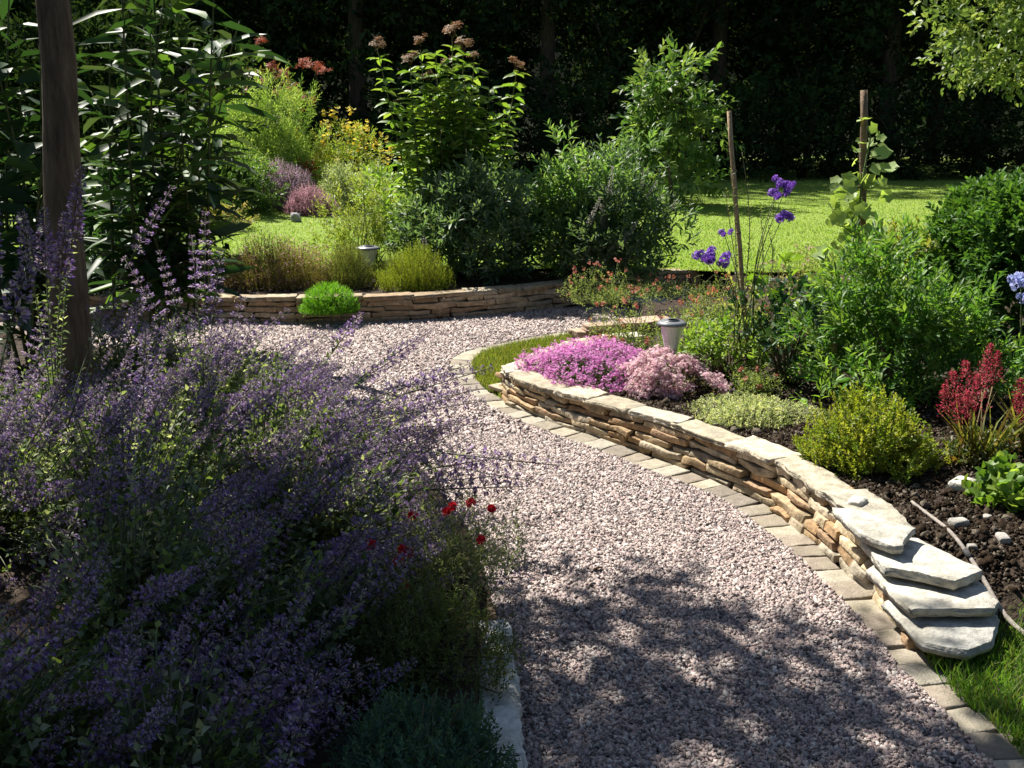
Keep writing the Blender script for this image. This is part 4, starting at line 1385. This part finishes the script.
# ------------------------------------------------------------------ long leaved plants at the left
def longleaf(label, c, stks, L, Wd, pal, mat=M_GLOSS, group=None, step=3, drop=.1, red=None):
    root = plant('long_leaved_shrub', label, 'shrub', c, group)
    sb, fb = MB(), MB()
    for t in stks:
        t = np.array(t)
        b = np.array(c) + np.r_[rng.normal(0, .12, 2), 0]
        pp = resample(np.array([b, b * .45 + t * .55 + np.array([0, 0, .15]), t]), .05)
        sb.tube(pp, np.linspace(.014, .004, len(pp)), (.09, .11, .04), 6)
        k0 = int(len(pp) * .2)
        for i in range(k0, len(pp), step):
            k = 3
            a = np.arange(k) * 2.1 + U(0, 6.28)
            D = np.stack([np.cos(a), np.sin(a), U(-.35, .6, k)], 1)
            fb.leaves(np.repeat(pp[i][None], k, 0), D, L * U(.7, 1.2, k), Wd * U(.8, 1.1, k), pal, LANCE, roll=.4)
    sb.build('stems', M_STEM, root); fb.build('foliage', mat, root)
    return root


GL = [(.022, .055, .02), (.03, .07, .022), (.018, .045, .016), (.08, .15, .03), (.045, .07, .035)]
c = base_at(160, 7.0)
stks = [at(px, py, 6.9 + U(-.55, .5)) for px, py in [(120, -60), (170, -40), (215, -30), (150, 15), (195, 40), (232, 60), (110, 40), (90, 90), (140, 90), (180, 110), (205, 110), (100, 150), (130, 180), (160, 190),
                                                   (175, 230), (190, 165), (85, 200), (240, 20), (150, -90), (105, 250), (140, 255), (225, 45)]]
longleaf('large shrub with long glossy strap-like leaves right of the slender trunk', c, stks, .40, .080, GL, step=4)
c = base_at(20, 6.2)
stks = [at(px, py, 6.1 + U(-.4, .5)) for px, py in [(-30, -40), (10, -30), (40, 20), (-10, 40), (20, 80), (50, 120), (-20, 120), (10, 160), (45, 190), (-30, 200), (20, 230), (70, 60)]]
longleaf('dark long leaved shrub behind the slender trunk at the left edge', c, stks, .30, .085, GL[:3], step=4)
c = base_at(70, 10.5)
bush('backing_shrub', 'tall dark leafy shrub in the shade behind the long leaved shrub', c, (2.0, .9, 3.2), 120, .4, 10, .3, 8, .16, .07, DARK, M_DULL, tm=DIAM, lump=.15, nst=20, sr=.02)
c = base_at(128, 8.3)
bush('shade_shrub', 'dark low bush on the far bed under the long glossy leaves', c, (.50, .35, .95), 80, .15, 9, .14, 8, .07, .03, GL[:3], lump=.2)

# ------------------------------------------------------------------ catmint in the near left bed
def catspike(h, r, nw, pal, cal):
    mb = MB()
    for i in range(nw):
        u = i / (nw - 1)
        z = h * u ** .9
        rr = r * (1 - .55 * u)
        k = 20
        a = U(0, 6.28, k)
        P = np.stack([rr * .45 * np.cos(a), rr * .45 * np.sin(a), z + U(-.006, .006, k)], 1)
        D = np.stack([np.cos(a), np.sin(a), U(.1, 1.1, k)], 1)
        mb.leaves(P, D, rr * U(.4, .8, k), rr * .26, cal, DIAM)
        k = 18 if u < .85 else 7
        a = U(0, 6.28, k)
        P = np.stack([rr * .75 * np.cos(a), rr * .75 * np.sin(a), z + U(-.006, .008, k)], 1)
        D = np.stack([np.cos(a), np.sin(a), U(.0, .8, k)], 1)
        mb.leaves(P, D, rr * U(.3, .62, k), rr * .30, pal, DIAM)
    mb.tube([(0, 0, -.05), (0, 0, h)], [.0022, .0012], (.16, .15, .13), 4)
    return proto(mb, 'flower_spike', M_PETAL)


LAV = [(.22, .15, .37), (.29, .22, .44), (.15, .10, .29), (.42, .36, .50)]
CAL = [(.17, .13, .19), (.42, .38, .40), (.11, .09, .13), (.32, .32, .25)]
CSP = [catspike(h, r, nw, LAV, CAL) for h, r, nw in ((.15, .025, 6), (.19, .027, 7), (.23, .027, 8), (.12, .024, 5), (.26, .028, 9))]
CLEAF = [(.09, .135, .06), (.18, .22, .14), (.06, .09, .035), (.32, .35, .27), (.12, .17, .06)]


def catmint(label, c, r, nst, nsp, lean=(0, 0), leafm=11, extra=None):
    c = np.array(c)
    root = plant('catmint', label, 'flowers', c, 'catmint clumps in the near bed')
    P, N, d = dome(nst, c, r, .14, 0.02)
    sb, fb = MB(), MB()
    n = len(P)
    lv = np.array([lean[0], lean[1], 0])
    nsp = min(int(nsp * (1.5 if c[1] > 3 else .75)), 96)
    tips = c + (P - c) * U(.62, 1.0, (n, 1)) + lv * r[2] * .5
    s_ = np.linspace(0, 1, 7)
    for i in range(n):
        b = c + np.array([*(d[i, :2] * np.array(r[:2]) * .25), 0])
        m_ = b * .5 + tips[i] * .5 + np.array([0, 0, .10 * r[2]])
        q = ((1 - s_) ** 2)[:, None] * b + (2 * s_ * (1 - s_))[:, None] * m_ + (s_ ** 2)[:, None] * tips[i]
        sb.tube(q, np.linspace(.003, .0016, 7), (.14, .15, .10), 4)
        D = nrm(tips[i] - m_ + np.array([0, 0, .12]) + lv * .25)
        if i < nsp:
            place(CSP[rng.integers(5)], 'flower_spike', root, tips[i], nrm(D * .6 + np.array([.75, -.15, .42]) * U(.2, 1.1) + rng.normal(0, .22, 3)), U(.6, 1.35))
        # leafy upper part of the stem
    D = nrm(tips - c + np.array([0, 0, .25]) + lv * .2)
    fb.shoots(tips - D * .26, D, .27, leafm, .042, .025, CLEAF, ang=1.15, tm=DIAM, roll=.5)
    k = int(n * 1.0)
    q = c + (tips[:k] - c) * U(.35, .85, (k, 1))
    fb.shoots(q - D[:k] * .15, nrm(D[:k] + rng.normal(0, .4, (k, 3))), 0.2, leafm, .042, .026, CLEAF, ang=1.1, tm=DIAM)
    for t in (extra or []):
        t = np.array(t[:3])
        b = c + np.array([0, 0, .1])
        pp = resample(np.array([b, (b + t) / 2 + np.array([0, 0, .08]), t]), .05)
        sb.tube(pp, np.linspace(.0035, .002, len(pp)), (.14, .15, .10), 4)
        dd = nrm(pp[-1] - pp[-4])
        place(CSP[rng.choice([1, 2, 4])], 'flower_spike', root, pp[-1] - dd * .08, dd, U(1.15, 1.5))
        kk = pp[len(pp) // 3:-2]
        fb.shoots(kk, np.repeat(dd[None], len(kk), 0), .05, 4, .03, .014, CLEAF, ang=1.2)
    sb.build('stems', M_STEM, root); fb.build('foliage', M_MATTE, root)
    return root


def bedpt(x, y): return (x, y, HZ(x, y))


catmint('catmint clump in full sun reaching out over the gravel, centre of the planting', bedpt(-.95, 3.75), (.56, .52, .58), 330, 60, (.6, -.1), extra=[at(440, 383, 4.1), at(440, 408, 3.9), at(490, 458, 3.6), at(345, 335, 4.5), at(404, 348, 4.3), at(430, 400, 4.0), at(452, 425, 3.8), at(420, 430, 3.8), at(385, 365, 4.2), at(470, 470, 3.6), at(410, 385, 4.1)])
catmint('sunlit catmint clump at the back of the planting, below the long glossy leaves', bedpt(-1.45, 4.55), (.55, .5, .58), 300, 55, (.5, -.1), extra=[at(205, 262, 4.6), at(170, 285, 4.5), at(215, 300, 4.5), at(150, 300, 4.6), at(195, 275, 4.7), at(120, 330, 4.4), at(232, 330, 4.6)])
catmint('catmint clump behind the slender trunk, hiding the far end of the path', bedpt(-2.1, 5.25), (.6, .42, .55), 280, 45, (.3, 0))
catmint('catmint clump at the foot of the slender trunk', bedpt(-2.05, 4.3), (.55, .5, .52), 260, 50, (.4, 0), extra=[at(150, 225, 4.3), at(75, 215, 3.6), at(62, 262, 3.6), at(45, 250, 3.6), at(25, 232, 3.4)])
catmint('catmint clump spreading towards the path behind the red flowers', bedpt(-.76, 3.15), (.48, .42, .52), 300, 60, (.6, -.1), extra=[at(470, 462, 3.5), at(452, 480, 3.3), at(478, 488, 3.3)])
catmint('half shaded catmint clump left of the planting centre', bedpt(-1.4, 3.45), (.58, .5, .60), 300, 60, (.5, -.1))
catmint('shaded catmint clump by the left edge, level with the trunk foot', bedpt(-1.95, 3.45), (.55, .5, .62), 260, 55, (.3, 0), extra=[at(-10, 245, 2.9), at(20, 290, 2.9)])
catmint('deep shaded catmint clump in the lower left of the planting', bedpt(-1.08, 2.65), (.52, .45, .56), 300, 60, (.5, 0))
catmint('shaded catmint clump behind the grey green mound', bedpt(-.64, 2.5), (.36, .34, .40), 240, 45, (.4, 0))
catmint('dark catmint clump in the bottom left corner of the photo', bedpt(-1.25, 2.0), (.5, .42, .52), 260, 60, (.3, 0))
catmint('dark catmint clump at the bottom edge left of the blue green mat', bedpt(-.75, 1.85), (.34, .32, .36), 240, 50, (.3, 0))

# grey green mound at the path corner, mat in front, red flowers behind
c = bedpt(-.24, 2.47)
cushion('cotton_lavender', 'rounded olive green mound at the corner of the shaded stone edging', 'shrub', c, (.25, .30, .33), 1000, .11, 16, .018, .007,
        [(.10, .13, .05), (.13, .16, .07), (.08, .10, .04)], None, M_MATTE, up=.5, lump=.1)
c = bedpt(-.2, 1.87)
cushion('blue_mat', 'low blue green mat plant at the bottom edge beside the stone edging', 'plant', c, (.25, .32, .19), 1200, .07, 14, .018, .008,
        [(.07, .13, .10), (.09, .16, .12), (.05, .10, .08)], None, M_MATTE, up=.4, lump=.12)
c = bedpt(-.2, 2.95)
root = plant('red_dianthus', 'wiry grey plant with small bright red flowers overhanging the gravel', 'flowers', c)
fb, sb = MB(), MB()
mound(fb, c, (.25, .24, .28), 420, .14, 12, .026, .006, [(.16, .19, .11), (.12, .15, .08), (.21, .22, .15)], up=.6, lump=.2, rand=.35)
fb.build('foliage', M_MATTE, root)
fm = MB()
d = nrm(rng.normal(0, 1, (7, 3)) + np.array([0, 0, 1.0]))
fm.florets(d * .006, d, .014, [(.62, .02, .03), (.52, .015, .03), (.68, .05, .05)])
FM = proto(fm, 'flower', M_PETAL)
for (px, py, Yy) in [(453, 506, 2.95), (471, 503, 2.95), (491, 509, 2.98), (413, 516, 2.9), (481, 540, 2.8), (402, 549, 2.7), (399, 562, 2.68), (404, 586, 2.65), (371, 545, 2.72), (447, 512, 2.95), (408, 553, 2.7)]:
    t = at(px, py, Yy)
    stems_to(sb, c, [t], .002, .0012, (.16, .18, .10), spread=.05, bow=.06)
    place(FM, 'flower', root, t, nrm(np.array([U(-.3, .3), -.6, .8])), U(.85, 1.15))
sb.build('stems', M_STEM, root)

# fallen leaf on the gravel
b = MB()
p = G(592, 571, .012)
b.leaves(p[None], np.array([[.9, .3, .25]]), .045, .03, [(.045, .028, .018)], OVAL)
o = b.build('fallen_leaf', M_LEAF); o['label'] = 'single curled brown leaf lying on the gravel'; o['category'] = 'leaf'

for o in bpy.data.objects:
    if '_o' in o: del o['_o']
